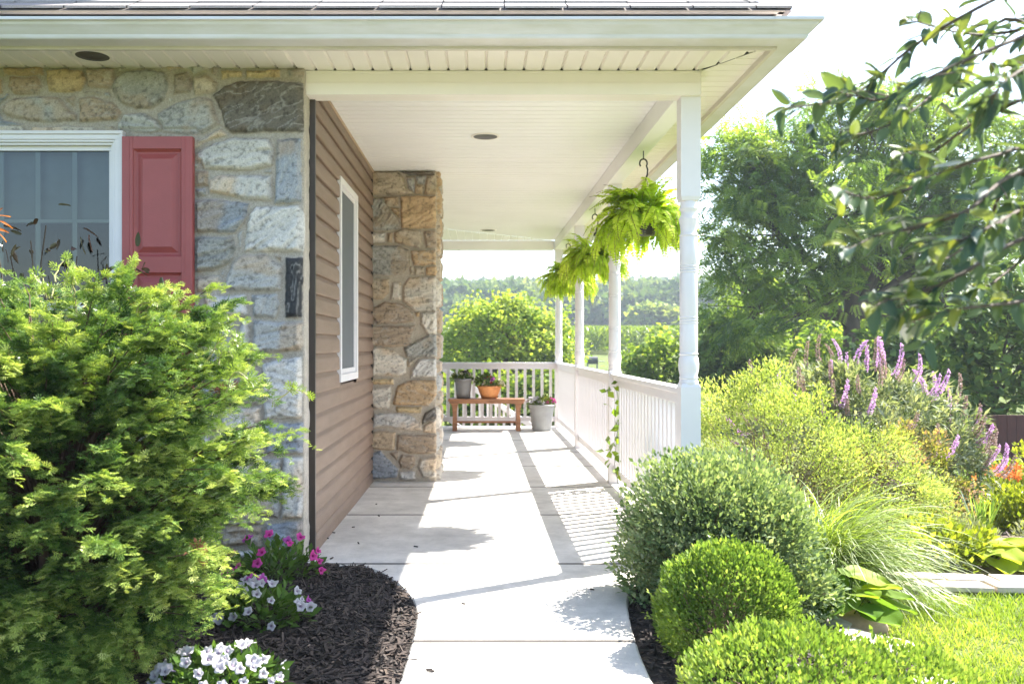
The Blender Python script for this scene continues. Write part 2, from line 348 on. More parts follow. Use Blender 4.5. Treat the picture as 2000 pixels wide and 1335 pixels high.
# chimney breast on the siding wall
CY = 7.655; CX = -.40
c1 = zpt(3.925, 700, 320, CY); c2 = zpt(3.925, 700, 620, CY)
CT = [('t', [(95, 65), (300, 62), (350, 110), (360, 180), (430, 235), (95, 240)]), ('d', [(310, 62), (585, 60), (585, 90), (400, 92)]), ('g', [(370, 105), (430, 105), (432, 225), (385, 180)]), ('g', [(445, 100), (520, 98), (505, 155), (445, 155)]), ('t', [(440, 168), (498, 168), (498, 232), (438, 232)]), ('t60', [(528, 100), (590, 98), (592, 235), (508, 235)]),
 ('o', [(328, 255), (590, 250), (590, 492), (338, 496), (328, 400)]), ('t', [(200, 260), (305, 257), (305, 320), (218, 325)]), ('s60', [(95, 265), (190, 264), (240, 340), (320, 445), (322, 498), (240, 508), (95, 505)]), ('o', [(250, 340), (315, 347), (315, 418), (280, 380)]),
 ('w', [(100, 532), (205, 530), (205, 598), (100, 603)]), ('t', [(230, 532), (265, 532), (260, 593), (230, 593)]), ('t', [(277, 530), (350, 508), (480, 512), (488, 600), (470, 640), (285, 600)]), ('n', [(503, 518), (590, 516), (592, 632), (522, 638)]),
 ('s', [(95, 628), (330, 628), (388, 662), (390, 778), (328, 848), (95, 848)]), ('o', [(402, 668), (592, 663), (592, 773), (422, 778)]), ('t', [(430, 792), (508, 792), (498, 843), (432, 848)]), ('o', [(522, 797), (592, 788), (592, 858), (518, 848)]), ('t', [(392, 792), (418, 792), (418, 843), (392, 843)]),
 ('t', [(100, 882), (233, 882), (233, 990), (180, 1038), (100, 1038)]), ('c', [(262, 907), (320, 907), (323, 1043), (248, 1038)]), ('c8', [(338, 930), (390, 872), (590, 870), (590, 1128), (440, 1128), (342, 1050)]), ('n5', [(105, 1105), (210, 1058), (350, 1082), (418, 1142), (428, 1198), (300, 1222), (150, 1222), (98, 1160)]), ('o', [(442, 1140), (470, 1137), (465, 1163), (445, 1168)]),
 ('c60', [(483, 1142), (590, 1138), (592, 1300), (540, 1318), (478, 1222)]), ('n8', [(95, 1242), (430, 1242), (400, 1330), (410, 1380), (380, 1400), (95, 1395)])]
CT2 = [('c', [(110, 162), (325, 162), (325, 208), (280, 213), (110, 190)]), ('g', [(345, 162), (418, 157), (352, 203)]), ('s40', [(352, 232), (540, 134), (592, 134), (592, 298), (372, 303)]), ('c', [(107, 242), (140, 228), (270, 252), (320, 300), (365, 322), (365, 418), (320, 443), (107, 447)]), ('t', [(378, 325), (438, 317), (400, 378), (378, 370)]),
 ('w50', [(462, 322), (590, 312), (592, 453), (402, 453), (412, 400)]), ('y', [(98, 477), (265, 477), (265, 513), (98, 505)]), ('o', [(262, 660), (302, 522), (400, 478), (590, 478), (592, 600), (540, 668), (282, 672)]), ('c', [(100, 542), (240, 533), (250, 600), (230, 698), (130, 698), (100, 640)]), ('y', [(288, 687), (483, 687), (478, 728), (302, 725)]),
 ('w20', [(120, 742), (250, 728), (400, 752), (468, 800), (488, 858), (350, 858), (215, 828), (105, 848), (110, 780)]), ('d45', [(487, 790), (510, 732), (590, 690), (590, 768), (490, 818)]), ('c', [(502, 832), (590, 775), (592, 880), (500, 878)]), ('t', [(98, 882), (210, 872), (283, 882), (278, 1008), (180, 1013), (98, 1000)]), ('n', [(298, 902), (592, 897), (592, 1028), (500, 1043), (380, 1038), (298, 1008)]),
 ('b', [(100, 1042), (170, 1022), (250, 1102), (308, 1160), (298, 1218), (100, 1235)]), ('n', [(242, 1032), (308, 1022), (298, 1088)]), ('n', [(308, 1100), (340, 1052), (428, 1062), (438, 1120), (400, 1158), (330, 1148)]), ('w', [(322, 1187), (433, 1182), (430, 1238), (322, 1238)]), ('c', [(458, 1140), (482, 1087), (592, 1062), (592, 1222), (490, 1223)])]
traced = [(k, [c1(z) for z in pl]) for k, pl in CT] + [(k, [c2(z) for z in pl]) for k, pl in CT2]
r_ = .0052; us = np.arange(WX - .01, CX + .62, r_); zs = np.arange(-.02, SOF + .004, r_); U, Z = np.meshgrid(us, zs, indexing='ij')
h, colr = stone_sheet(U, Z, traced, fill_stones(CX + .03, CX + .7, -.05, SOF, 12, 'tctngtoc'), 21, mortar=(.45, .385, .305), depth=.03)
s_ = U - CX; ang = sstep(s_, -.02, .02) * math.pi / 2
px_ = np.where(s_ < 0, U, CX); py_ = np.where(s_ > 0, CY + s_, CY)
V = np.stack([px_ + np.sin(ang) * h, py_ - np.cos(ang) * h, Z], -1)
g = Geo(); g.grid(V, len(us), len(zs)); hb(g, 'stone_chimney', stone, attrs=colr.reshape(-1, 4))

# ---- lap siding on the porch side wall
def siding(y0, y1, z0, z1, parent=None, lap=.1115, hole=None):
    g = Geo(); z = z0; rng = np.random.default_rng(int(y0 * 10))
    while z < z1 - .005:
        zt = min(z + lap, z1)
        segs = [(y0, y1)]
        if hole and zt > hole[2] and z < hole[3]: segs = [(y0, hole[0]), (hole[1], y1)]
        for a, b_ in segs:
            pr = [(.000, z - .008), (.020, z - .008), (.0235, z - .003), (.0245, z + .004), (.0225, z + lap * .55), (.0195, z + lap * .66), (.0085, z + lap * .80), (.0025, zt - .004), (.000, zt)]
            ny = max(2, int((b_ - a) / .25) + 1); ys = np.linspace(a, b_, ny)
            V = np.array([[(WX + x + .0012 * math.sin(yy * 3.1 + z * 7), yy, zz) for x, zz in pr] for yy in ys])
            g.grid(V.reshape(-1, 3), ny, len(pr), smooth=False)
        z += lap
    return g
SW = (5.875, 6.615, .94, 2.22)                                        # side window opening y0,y1,z0,z1
hb(siding(4.985, CY, .0, SOF, hole=SW), 'siding_wall', sidm)
g = siding(8.25, 11.3, .0, SOF); hb(g, 'siding_wall', sidm)
g = Geo(); g.box((WX - .01, 4.955, -.02), (WX + .03, 4.985, SOF)); hb(g, 'corner_trim', darkb); g = Geo(); g.box((WX, CY - .03, 0), (WX + .022, CY - .004, SOF)); hb(g, 'corner_trim', darkb)

# ---- windows
glass, t, o = nodes('window_glass'); tr = N(t, 'ShaderNodeBsdfTransparent'); tr.inputs[0].default_value = (.52, .58, .58, 1)
gl = N(t, 'ShaderNodeBsdfGlossy'); gl.inputs['Roughness'].default_value = .02; fr = N(t, 'ShaderNodeFresnel'); fr.inputs[0].default_value = 1.7
mx = N(t, 'ShaderNodeMixShader'); L(t, fr.outputs[0], mx.inputs[0]); L(t, tr.outputs[0], mx.inputs[1]); L(t, gl.outputs[0], mx.inputs[2]); L(t, mx.outputs[0], o.inputs[0])
blindm = plain('blind_fabric', (.40, .43, .41), .8, .08, 9)
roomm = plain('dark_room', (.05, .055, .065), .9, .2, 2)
screenm = plain('window_screen', (.105, .115, .13), .55, .10, 4, spec=.4)
x0, x1, z0, z1 = -3.06, -1.905, .75, 2.288; D = WY - .045
g = Geo()
for a, b_, d0, d1 in ((0, .018, 0, .06), (.0182, .045, .010, .06), (.0452, .058, .016, .06), (.0582, .072, .028, .07)):
    for (xa, xb, za, zb) in ((x0 + a, x1 - a, z1 - b_, z1 - a), (x0 + a, x1 - a, z0 + a, z0 + b_), (x0 + a, x0 + b_, z0 + b_, z1 - b_), (x1 - b_, x1 - a, z0 + b_, z1 - b_)):
        g.box((xa, D + d0, za), (xb, D + d1 + .03, zb))
win = hb(g, 'window', white, bevel=.003)
def sub(g, name, m, parent=win, **k):
    o = g.build(name, m, **k); o.parent = parent; return o
g = Geo(); zm = 1.36
for (xa, xb, za, zb) in ((x0 + .075, x1 - .075, z1 - .096, z1 - .0725), (x0 + .075, x1 - .075, zm - .022, zm + .022), (x0 + .075, x0 + .092, zm + .022, z1 - .097), (x1 - .092, x1 - .075, zm + .022, z1 - .097)): g.box((xa, D + .052, za), (xb, D + .075, zb))
sub(g, 'upper_sash', white)
g = Geo()
for (xa, xb, za, zb) in ((x0 + .075, x1 - .075, z0 + .0725, z0 + .11), (x0 + .075, x0 + .095, z0 + .11, zm - .024), (x1 - .095, x1 - .075, z0 + .11, zm - .024)): g.box((xa, D + .062, za), (xb, D + .085, zb))
sub(g, 'lower_sash', white)
munt = plain('muntin', (.62, .66, .62), .5, .05)
g = Geo()
for k in range(1, 4):
    xm = x1 - .092 - k * .198; g.box((xm - .013, D + .083, z0 + .11), (xm + .013, D + .089, z1 - .097))
for zz in (1.82, 1.05): g.box((x0 + .09, D + .0835, zz - .009), (x1 - .09, D + .0885, zz + .009))
sub(g, 'muntin', munt)
g = Geo(); g.add([(x0 + .08, D + .068, z0 + .1), (x1 - .08, D + .068, z0 + .1), (x1 - .08, D + .068, z1 - .08), (x0 + .08, D + .068, z1 - .08)], [(0, 1, 2, 3)]); sub(g, 'pane', glass)
g = Geo(); g.box((x0 + .08, D + .13, 1.835), (x1 - .08, D + .134, z1 - .075)); g.box((x0 + .08, D + .125, 1.815), (x1 - .08, D + .139, 1.8345)); sub(g, 'blind', blindm)
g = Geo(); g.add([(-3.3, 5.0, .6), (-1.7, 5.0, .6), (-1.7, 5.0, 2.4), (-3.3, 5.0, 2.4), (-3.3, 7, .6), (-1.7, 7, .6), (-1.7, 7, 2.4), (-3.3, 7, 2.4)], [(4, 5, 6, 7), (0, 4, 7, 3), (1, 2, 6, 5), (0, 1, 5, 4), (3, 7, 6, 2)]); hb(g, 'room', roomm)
# side window: white trim, dark insect screen
y0, y1, z0, z1 = 5.845, 6.645, .912, 2.25
g = Geo()
for (a, b_, za, zb) in ((y0, y1, z1 - .045, z1), (y0, y1, z0, z0 + .05), (y0, y0 + .042, z0 + .05, z1 - .045), (y1 - .042, y1, z0 + .05, z1 - .045)): g.box((WX - .03, a, za), (WX + .034, b_, zb))
for (a, b_, za, zb) in ((y0 + .042, y1 - .042, z1 - .067, z1 - .0455), (y0 + .042, y1 - .042, z0 + .0505, z0 + .085), (y0 + .042, y0 + .06, z0 + .085, z1 - .067), (y1 - .06, y1 - .042, z0 + .085, z1 - .067)): g.box((WX - .03, a, za), (WX + .018, b_, zb))
sw = hb(g, 'side_window', white, bevel=.003)
g = Geo(); g.box((WX - .03, y0 + .06, z0 + .085), (WX + .008, y1 - .06, z1 - .067)); sub(g, 'insect_screen', screenm, sw)
# ---- panelled red shutter
sx0, sx1, sz0, sz1 = -1.902, -1.53, .74, 2.252; D = WY - .062
g = Geo(); g.box((sx0, D, sz0), (sx0 + .058, D + .04, sz1)); g.box((sx1 - .058, D, sz0), (sx1, D + .04, sz1))
for za, zb in ((sz1 - .065, sz1), (1.535, 1.62), (sz0, sz0 + .09)): g.box((sx0 + .0582, D + .001, za), (sx1 - .0582, D + .04, zb))
for za, zb in ((sz0 + .09, 1.535), (1.62, sz1 - .065)):
    xa, xb = sx0 + .058, sx1 - .058
    ring = lambda i, d: [(xa + i, D + d, za + i), (xb - i, D + d, za + i), (xb - i, D + d, zb - i), (xa + i, D + d, zb - i)]
    rs = [ring(0, .010), ring(.014, .022), ring(.022, .022), ring(.052, .006), ring(.053, .006)]
    V = np.array(rs).reshape(-1, 3); F = []
    for k in range(4):
        for j in range(4): F.append((k * 4 + j, k * 4 + (j + 1) % 4, k * 4 + 4 + (j + 1) % 4, k * 4 + 4 + j))
    g.add(V, F); g.add(V[16:], [(0, 1, 2, 3)])
for xx in (sx0 + .038, sx1 - .042): g.box((xx, D - .002, sz0 + .005), (xx + .003, D + .01, sz1 - .005))
hb(g, 'shutter', shutm, bevel=.002)

# ---- eaves: gutter with mitred corner, fascia, soffit boards with real grooves
pr = [(.0, 2.615), (.085, 2.615), (.105, 2.618), (.110, 2.626), (.112, 2.636), (.118, 2.642), (.135, 2.662), (.146, 2.672), (.150, 2.684), (.168, 2.688), (.168, 2.702), (.152, 2.704), (.150, 2.692), (.14, 2.68), (.10, 2.63), (.004, 2.63)]
g = Geo(); XL, YR = -7.5, 15.0
V = np.array([[(XL, EY - o_, z) for o_, z in pr], [(EX - .02, EY - o_, z) for o_, z in pr]]).reshape(-1, 3); g.grid(V, 2, len(pr), smooth=False)
V = np.array([[(EX - .06, EY - o_ - .003, z - .0005) for o_, z in pr], [(EX + o_ + .003, EY - o_ - .003, z - .0005) for o_, z in pr], [(EX + o_ + .003, EY + .10, z - .0005) for o_, z in pr]]).reshape(-1, 3); g.grid(V, 3, len(pr), smooth=False)
V = np.array([[(EX + o_, EY + .04, z) for o_, z in pr], [(EX + o_, YR, z) for o_, z in pr]]).reshape(-1, 3); g.grid(V, 2, len(pr), smooth=False)
for xx in np.arange(-6.5, 1.4, .62): g.box((xx, EY - .166, 2.695), (xx + .012, EY, 2.7015))
hb(g, 'gutter', gutm)
g = Geo(); g.box((XL, EY, 2.60), (EX, EY + .02, 2.76)); g.box((EX - .02, EY + .021, 2.60), (EX, YR, 2.76))
g.box((XL, EY - .03, 2.772), (EX + .03, EY + .0, 2.784)); g.box((EX + .001, EY - .029, 2.772), (EX + .03, YR, 2.784)); hb(g, 'fascia', plain('fascia_cream', (.62, .56, .50), .5, .1))
BY0, BY1 = 4.86, 4.985; BXo = 1.175
def groove_boards(g, a0, a1, pitch, lo, hi, z, axis, d=.014, wd=.019, mat=0, flat=True):
    """boards with V grooves; a = across, lo/hi(a) = ends along"""
    a = a0; pr = []
    while a < a1:
        b_ = min(a + pitch, a1); pr += [(a, d), (a + wd * .45, 0), (b_ - wd * .55, 0), (b_, d)]; a = b_
    V = []
    for c, dz in pr:
        for f in (lo, hi):
            e = f(c); V.append((c, e, z + dz) if axis == 'x' else (e, c, z + dz))
    g.grid(np.array(V), len(pr), 2, smooth=False, flip=(axis == 'x'))
mit = lambda y: BXo + (BY0 - y) / (BY0 - EY) * (EX - BXo)             # mitre seam x at y
miy = lambda x: BY0 - (x - BXo) / (EX - BXo) * (BY0 - EY)
g = Geo()
groove_boards(g, XL, EX - .02, .1016, lambda x: EY + .02, lambda x: (WY + .02 if x < WX else BY0) if x <= BXo else max(miy(x) - .006, EY + .02), SOF, 'x')
groove_boards(g, EY + .03, YR - .3, .1016, lambda y: (mit(y) + .006 if y < BY0 else BXo - .01), lambda y: EX - .02, SOF, 'y', d=.007, wd=.012)
g.add([(BXo - .02, BY0, SOF + .012), (EX, EY, SOF + .012), (EX, EY + .05, SOF + .012), (BXo - .02, BY0 + .06, SOF + .012)], [(0, 1, 2, 3)], 1)
for xx in np.arange(XL, BXo, .1016):                                  # dark ends of the grooves at the wall channel
    yy = WY - .03 if xx < WX else BY0; g.add([(xx - .008, yy - .012, SOF - .0008), (xx + .006, yy - .012, SOF - .0008), (xx + .003, yy - .002, SOF - .0008), (xx - .005, yy - .002, SOF - .0008)], [(0, 3, 2, 1)], 1)
hb(g, 'soffit', [cream, darkb])
seam = lambda y: -.536 + (y - 11.4) / (12.7 - 11.4) * 1.536
g = Geo()
groove_boards(g, BY1, 12.66, .1016, lambda y: WX + .02 if y < 11.3 else max(seam(y), -4), lambda y: 1.065, SOF, 'y', d=.014, wd=.018)
groove_boards(g, -4, 1.0, .1016, lambda x: max(11.3, 11.4 + (x + .536) / 1.536 * 1.3) + .008, lambda x: 12.7, SOF, 'x', d=.007, wd=.012)
g.add([(-.65, 11.3, SOF + .011), (1.03, 12.72, SOF + .011), (1.03, 12.4, SOF + .011), (-.3, 11.3, SOF + .011)], [(0, 1, 2, 3)], 1)
hb(g, 'porch_ceiling', [ceilm, darkb])
g = Geo(); g.box((WX - .005, 4.99, SOF - .018), (WX + .03, CY, SOF - .0015)); hb(g, 'ceiling_trim', plain('ceiling_trim_tan', (.50, .36, .24), .5, .1))
# beams
BZ = 2.50
PX = lambda y: 1.128 - (y - 4.95) / 7.81 * .056                       # post line
g = Geo(); g.box((WX - .005, BY0, BZ), (BXo, BY1, SOF - .0005)); g.box((WX - .008, BY0 - .004, BZ + .062), (BXo + .002, BY0 - .0002, BZ + .066)); g.box((WX - .008, BY0 - .006, SOF - .018), (BXo + .002, BY0 - .0003, SOF - .002))
hb(g, 'front_beam', cream, bevel=.003)
g = Geo(); xi0, xi1 = 1.055, 1.008; xo0, xo1 = BXo - .003, 1.13
g.hexa([(xi0, BY1 + .002, BZ + .001), (xo0, BY1 + .002, BZ + .001), (xo0, BY1 + .002, SOF - .001), (xi0, BY1 + .002, SOF - .001)], [(xi1, 12.83, BZ + .001), (xo1, 12.83, BZ + .001), (xo1, 12.83, SOF - .001), (xi1, 12.83, SOF - .001)])
hb(g, 'side_beam', ceilm, bevel=.003)
g = Geo(); g.box((-4, 12.70, BZ), (1.0, 12.83, SOF - .001)); hb(g, 'far_beam', ceilm, bevel=.003)
# posts: square sleeve with turned middle
def post(y):
    g = Geo(); wd = .054; x = PX(y); zt = 1.94; zb = .945
    def sq(za, zb_):
        g.box((x - wd, y - wd, za), (x + wd, y + wd, zb_))
    sq(.0, zb - .02); sq(zt + .02, BZ + .002)
    for z_, s in ((zb - .02, 1), (zt + .02, -1)):
        q = lambda w_, zz: [(x - w_, y - w_, zz), (x + w_, y - w_, zz), (x + w_, y + w_, zz), (x - w_, y + w_, zz)]
        g.hexa(q(wd, z_), q(wd * .86, z_ + s * .02)) if s > 0 else g.hexa(q(wd * .86, z_ + s * .02), q(wd, z_))
    zz = lambda v: 1.15 + (675 - (180 + v / 1.907)) * 4.9 / 1764
    prof = [(.044, zb - .005), (.050, zz(1090)), (.053, zz(1078)), (.047, zz(1070)), (.052, zz(1064)), (.047, zz(1056)), (.054, zz(1035)), (.056, zz(1015)), (.052, zz(990)), (.0455, zz(981)), (.053, zz(975)), (.047, zz(969)), (.049, zz(960))]
    for c0 in (848, 656):
        prof += [(.049, zz(c0 + 16))]
        for d in (10, 0, -10): prof += [(.0465, zz(c0 + d + 5)), (.052, zz(c0 + d)), (.0465, zz(c0 + d - 5))]
        prof += [(.049, zz(c0 - 16))]
    prof += [(.049, zz(540)), (.0455, zz(535)), (.053, zz(530)), (.0455, zz(524)), (.043, zz(515)), (.047, zz(490)), (.054, zz(468)), (.0465, zz(460)), (.041, zz(450)), (.043, zz(440)), (.053, zz(430)), (.047, zz(422)), (.044, zt + .005)]
    g.lathe(prof, 28, (x, y, 0))
    return g
POSTS = [4.95, 7.60, 10.20, 12.76]
for i, y in enumerate(POSTS): hb(post(y), 'porch_post', white, bevel=.004)
# recessed ceiling lights
baff = plain('light_baffle', (.03, .024, .02), .35, .2)
for (x, y, r) in ((-1.99, 4.604, .083), (.018, 6.38, .086), (.07, 11.55, .086)):
    g = Geo(); g.lathe([(r + .018, SOF - .001), (r + .016, SOF - .006), (r, SOF - .007), (r - .004, SOF - .003)], 32, (x, y, 0)); l = hb(g, 'ceiling_light', cream)
    g = Geo(); g.lathe([(r - .0005, SOF - .0062), (r * .96, SOF - .0045), (r * .93, SOF - .0055), (r * .88, SOF - .004), (r * .85, SOF - .005), (r * .8, SOF - .0035), (r * .77, SOF - .0045), (r * .7, SOF - .003), (.001, SOF - .0025)], 32, (x, y, 0)); sub(g, 'baffle', baff, l)
g = Geo()
q = P(896, 492, 12.77); an = np.linspace(-.4, 5.6, 16); c_ = np.array([q[0], 12.765, BZ - .022])
g.tube([c_ + np.array([.014 * math.sin(a), 0, .016 * math.cos(a)]) for a in an], .003, 6); g.tube([(q[0], 12.765, BZ - .006), (q[0], 12.765, BZ + .002)], .0035, 6); hb(g, 'screw_eye', darkb)

# ---- roof: stepped shingle courses on both eaves, hip caps
m, t, o = nodes('shingles'); p = N(t, 'ShaderNodeBsdfPrincipled'); p.inputs['Roughness'].default_value = .9; L(t, p.outputs[0], o.inputs[0])
at = N(t, 'ShaderNodeAttribute', attribute_name='tint'); cr = N(t, 'ShaderNodeValToRGB'); L(t, at.outputs['Fac'], cr.inputs[0])
cr.color_ramp.elements[0].color = (.23, .205, .20, 1); cr.color_ramp.elements[1].color = (.33, .30, .285, 1)
tc = N(t, 'ShaderNodeTexCoord'); n1 = N(t, 'ShaderNodeTexNoise'); n1.inputs['Scale'].default_value = 260; L(t, tc.outputs['Object'], n1.inputs['Vector'])
mu = N(t, 'ShaderNodeMixRGB', blend_type='OVERLAY'); mu.inputs[0].default_value = .6; L(t, cr.outputs[0], mu.inputs[1]); L(t, n1.outputs[0], mu.inputs[2]); L(t, mu.outputs[0], p.inputs['Base Color'])
bb = N(t, 'ShaderNodeBump'); bb.inputs['Strength'].default_value = .5; bb.inputs['Distance'].default_value = .004; L(t, n1.outputs[0], bb.inputs['Height']); L(t, bb.outputs[0], p.inputs['Normal']); shing = m
RS = .545; RY = EY - .05; RX = EX + .06; RZ = 2.785
g = Geo(); rng = np.random.default_rng(4); ex = .125                  # horizontal run of one course
for side in (0, 1):
    for i in range(34):
        a, b_ = i * ex, (i + 1) * ex + .02; za, zb = RZ + a * RS + .010, RZ + b_ * RS + .002
        lim0, lim1 = (XL, RX - a) if side == 0 else (RY + a, YR)
        x = lim0 + rng.uniform(-.3, 0); V = []; F = []; T = []
        while x < lim1:
            wd = .305; e = min(x + wd - .006, lim1); s0 = max(x, lim0)
            if e > s0 + .01:
                jz = rng.uniform(0, .003); e2 = min(e, lim1 - (b_ - a)) if side == 0 else e; s2 = s0 if side == 0 else max(s0, RY + b_)
                e2 = max(e2, s0)
                if side == 0: q = [(s0, RY + a, za + jz), (e, RY + a, za + jz), (e2, RY + b_, zb), (s0, RY + b_, zb)]; lo = [(s0, RY + a, za - .010), (e, RY + a, za - .010)]
                else: q = [(RX - a, s0, za + jz), (RX - a, e, za + jz), (RX - b_, e, zb), (RX - b_, s2, zb)]; lo = [(RX - a, s0, za - .010), (RX - a, e, za - .010)]
                k = len(V); V += q + lo; F += [(k, k + 1, k + 2, k + 3), (k + 4, k + 5, k + 1, k)]; T += [rng.uniform()] * 2
            x += wd
        g.add(V, F, 0, np.array(T))
for i in range(1, 24):
    a = i * .16 + .05; p0 = np.array([RX - a, RY + a, RZ + a * RS + .016]); p1 = p0 + np.array([-.18, .18, .18 * RS - .012])
    n_ = np.array([.7, .7, 0]) * .11; dn = np.array([0, 0, -.055])
    T = np.full(4, rng.uniform()); g.add([p0 - n_ * [-1, 1, 1] * -1 + dn, p0 + [0, 0, .004], p0 + n_ * [-1, 1, 1] * -1 + dn, p1 - n_ * [-1, 1, 1] * -1 + dn, p1, p1 + n_ * [-1, 1, 1] * -1 + dn], [(0, 1, 4, 3), (1, 2, 5, 4), (0, 1, 4, 3), (1, 2, 5, 4)], 0, T)
# deck under the shingles, hip planes
k = 4.4; g.add([(XL, RY, RZ - .012), (RX, RY, RZ - .012), (RX - k, RY + k, RZ + k * RS - .012), (XL, RY + k, RZ + k * RS - .012), (RX, YR, RZ - .012), (RX - k, YR, RZ + k * RS - .012)], [(0, 1, 2, 3), (1, 4, 5, 2)], 0, np.array([.5, .5]))
hb(g, 'roof', shing)
# upper storey over the house body, and the hidden walls that close it
g = Geo(); g.box((XL, 5.12, 2.9), (WX - .02, 11.3, 5.6)); g.box((XL, 11.2, 0), (WX - .02, 11.3, 2.9)); g.box((XL, 5.1, 2.64), (WX - .03, 11.2, 2.9)); g.box((WX - .06, 5.0, -.1), (WX - .035, 11.3, 2.64)); hb(g, 'upper_wall', sidm)
# ================================================================== GROUND, SLABS, BEDS
def gz(x, y):
    x = np.asarray(x, float); y = np.asarray(y, float)
    z = -.12 - .45 * sstep(y, 5.2, 9.5) * sstep(x, .9, 1.6) - .45 * sstep(y, 8, 13) * (1 - sstep(x, .9, 1.6)) - .10 * sstep(y, 9.5, 14) - .35 * sstep(y, 14, 24) + .85 * sstep(y, 28, 55) + .5 * sstep(y, 55, 75) + np.clip(y - 75, 0, 95) * .022 + np.clip(y - 170, 0, 170) * (.075 + .00012 * x)
    z = z - .5 * sstep(y, 12.2, 14) * sstep(-x, -3, 1) * (1 - sstep(y, 20, 30))
    return z + .05 * (fbm(x * .15, y * .15, 3, 3) - .5) * sstep(y, 6, 14)
def ss(a, b, n, c, k):
    u = np.linspace(math.asinh((a - c) * k), math.asinh((b - c) * k), n); return np.sinh(u) / k + c
m, t, o = nodes('lawn'); p = N(t, 'ShaderNodeBsdfPrincipled'); p.inputs['Roughness'].default_value = .9; p.inputs['Specular IOR Level'].default_value = .1; L(t, p.outputs[0], o.inputs[0])
tc = N(t, 'ShaderNodeTexCoord'); n1 = N(t, 'ShaderNodeTexNoise'); n1.inputs['Scale'].default_value = .6; n1.inputs['Detail'].default_value = 10; n1.inputs['Roughness'].default_value = .75; L(t, tc.outputs['Object'], n1.inputs['Vector'])
cr = N(t, 'ShaderNodeValToRGB'); L(t, n1.outputs[0], cr.inputs[0]); e = cr.color_ramp.elements; e[0].position = .35; e[0].color = (.06, .085, .022, 1); e[1].position = .68; e[1].color = (.16, .19, .055, 1); L(t, cr.outputs[0], p.inputs['Base Color'])
n2 = N(t, 'ShaderNodeTexNoise'); n2.inputs['Scale'].default_value = 40; n2.inputs['Detail'].default_value = 6; L(t, tc.outputs['Object'], n2.inputs['Vector'])
bb = N(t, 'ShaderNodeBump'); bb.inputs['Strength'].default_value = .8; bb.inputs['Distance'].default_value = .05; L(t, n2.outputs[0], bb.inputs['Height']); L(t, bb.outputs[0], p.inputs['Normal'])
lawn = m
xs = ss(-260, 360, 150, 1.5, .25); ys = ss(-40, 420, 170, 6, .2); X, Y = np.meshgrid(xs, ys, indexing='ij')
g = Geo(); g.grid(np.stack([X, Y, gz(X, Y)], -1), len(xs), len(ys)); tag(g.build('ground', lawn), 'grassy ground running from the garden to the far field', 'ground', kind='structure')

conc = plain('concrete', (.71, .68, .635), .75, .10, 1.6, .25, 160, dirt=(.53, .50, .46), spec=.3)
t = conc.node_tree; pb = next(n for n in t.nodes if n.type == 'BSDF_PRINCIPLED'); src = pb.inputs['Base Color'].links[0].from_socket; tc = N(t, 'ShaderNodeTexCoord')
for sc_, lo, hi, a_, b_ in ((240, .36, .64, .84, 1.08), (7, .40, .62, .86, 1.03), (32, .30, .42, .80, 1.0)):
    nn_ = N(t, 'ShaderNodeTexNoise'); nn_.inputs['Scale'].default_value = sc_; nn_.inputs['Detail'].default_value = 5; nn_.inputs['Roughness'].default_value = .7; L(t, tc.outputs['Object'], nn_.inputs['Vector'])
    mr = N(t, 'ShaderNodeMapRange'); mr.inputs[1].default_value = lo; mr.inputs[2].default_value = hi; mr.inputs[3].default_value = a_; mr.inputs[4].default_value = b_; L(t, nn_.outputs[0], mr.inputs[0])
    mu = N(t, 'ShaderNodeMixRGB', blend_type='MULTIPLY'); mu.inputs[0].default_value = 1; L(t, src, mu.inputs[1]); L(t, mr.outputs[0], mu.inputs[2]); src = mu.outputs[0]
L(t, src, pb.inputs['Base Color'])
gap = plain('slab_joint', (.17, .15, .13), .9, .2)
def slab(g, rows, z=0.0):
    """rows of (y, xl, xr), near edge first; a slab with tooled edges"""
    rows = np.array(rows); n = len(rows); tk = .13; r = .009
    cols = []
    for y, a, b_ in rows: cols.append([(a, y, z - tk), (a, y, z - r), (a + r, y, z), ((a + b_) / 2, y, z), (b_ - r, y, z), (b_, y, z - r), (b_, y, z - tk)])
    V = np.array(cols)
    f0 = V[:1].copy(); f0[..., 1] -= 0; e0 = V[:1].copy(); e0[:, :, 2] = np.minimum(e0[:, :, 2], z - r); e00 = e0.copy(); e00[:, :, 2] = z - tk
    V[0, :, 1] += r; e1 = V[-1:].copy(); e1[:, :, 2] = np.minimum(e1[:, :, 2], z - r); V[-1, :, 1] -= r; e11 = e1.copy(); e11[:, :, 2] = z - tk
    g.grid(V, len(V), 7, smooth=False, flip=True); g.grid(np.concatenate([e00, e0, V[:1]]), 3, 7, 1, smooth=False, flip=True); g.grid(np.concatenate([V[-1:], e1, e11]), 3, 7, 1, smooth=False, flip=True)
JO = [4.773, 6.155, 7.375, 8.63, 9.82, 11.05, 12.30, 13.0]
jl = np.cumsum(np.random.default_rng(2).normal(size=9) * .004)
g = Geo()
for i in range(7):
    a, b_ = JO[i] + .007, JO[i + 1] - .007; xl = WX + .004 if b_ < 11.2 else -4.0
    slab(g, [(a, xl, 1.27), (b_, xl, 1.27)])
tag(g.build('porch_floor', [conc, gap]), 'pale concrete porch floor in jointed slabs under the roof', 'porch floor', kind='structure')
LE = np.array([(611, 1101), (704, 1102), (743, 1116), (782, 1142), (806, 1170), (813.7, 1195), (809, 1233), (793, 1288), (779, 1335)]); RE = np.array([(1262, 1101), (1236, 1140), (1225, 1178), (1233, 1222), (1252, 1280), (1277, 1335)])
def fl(q): Yd = FPX * EYE / (q[:, 1] - VPY); return (q[:, 0] - VPX) * Yd / FPX, Yd
lx, ly = fl(LE); rx, ry = fl(RE)
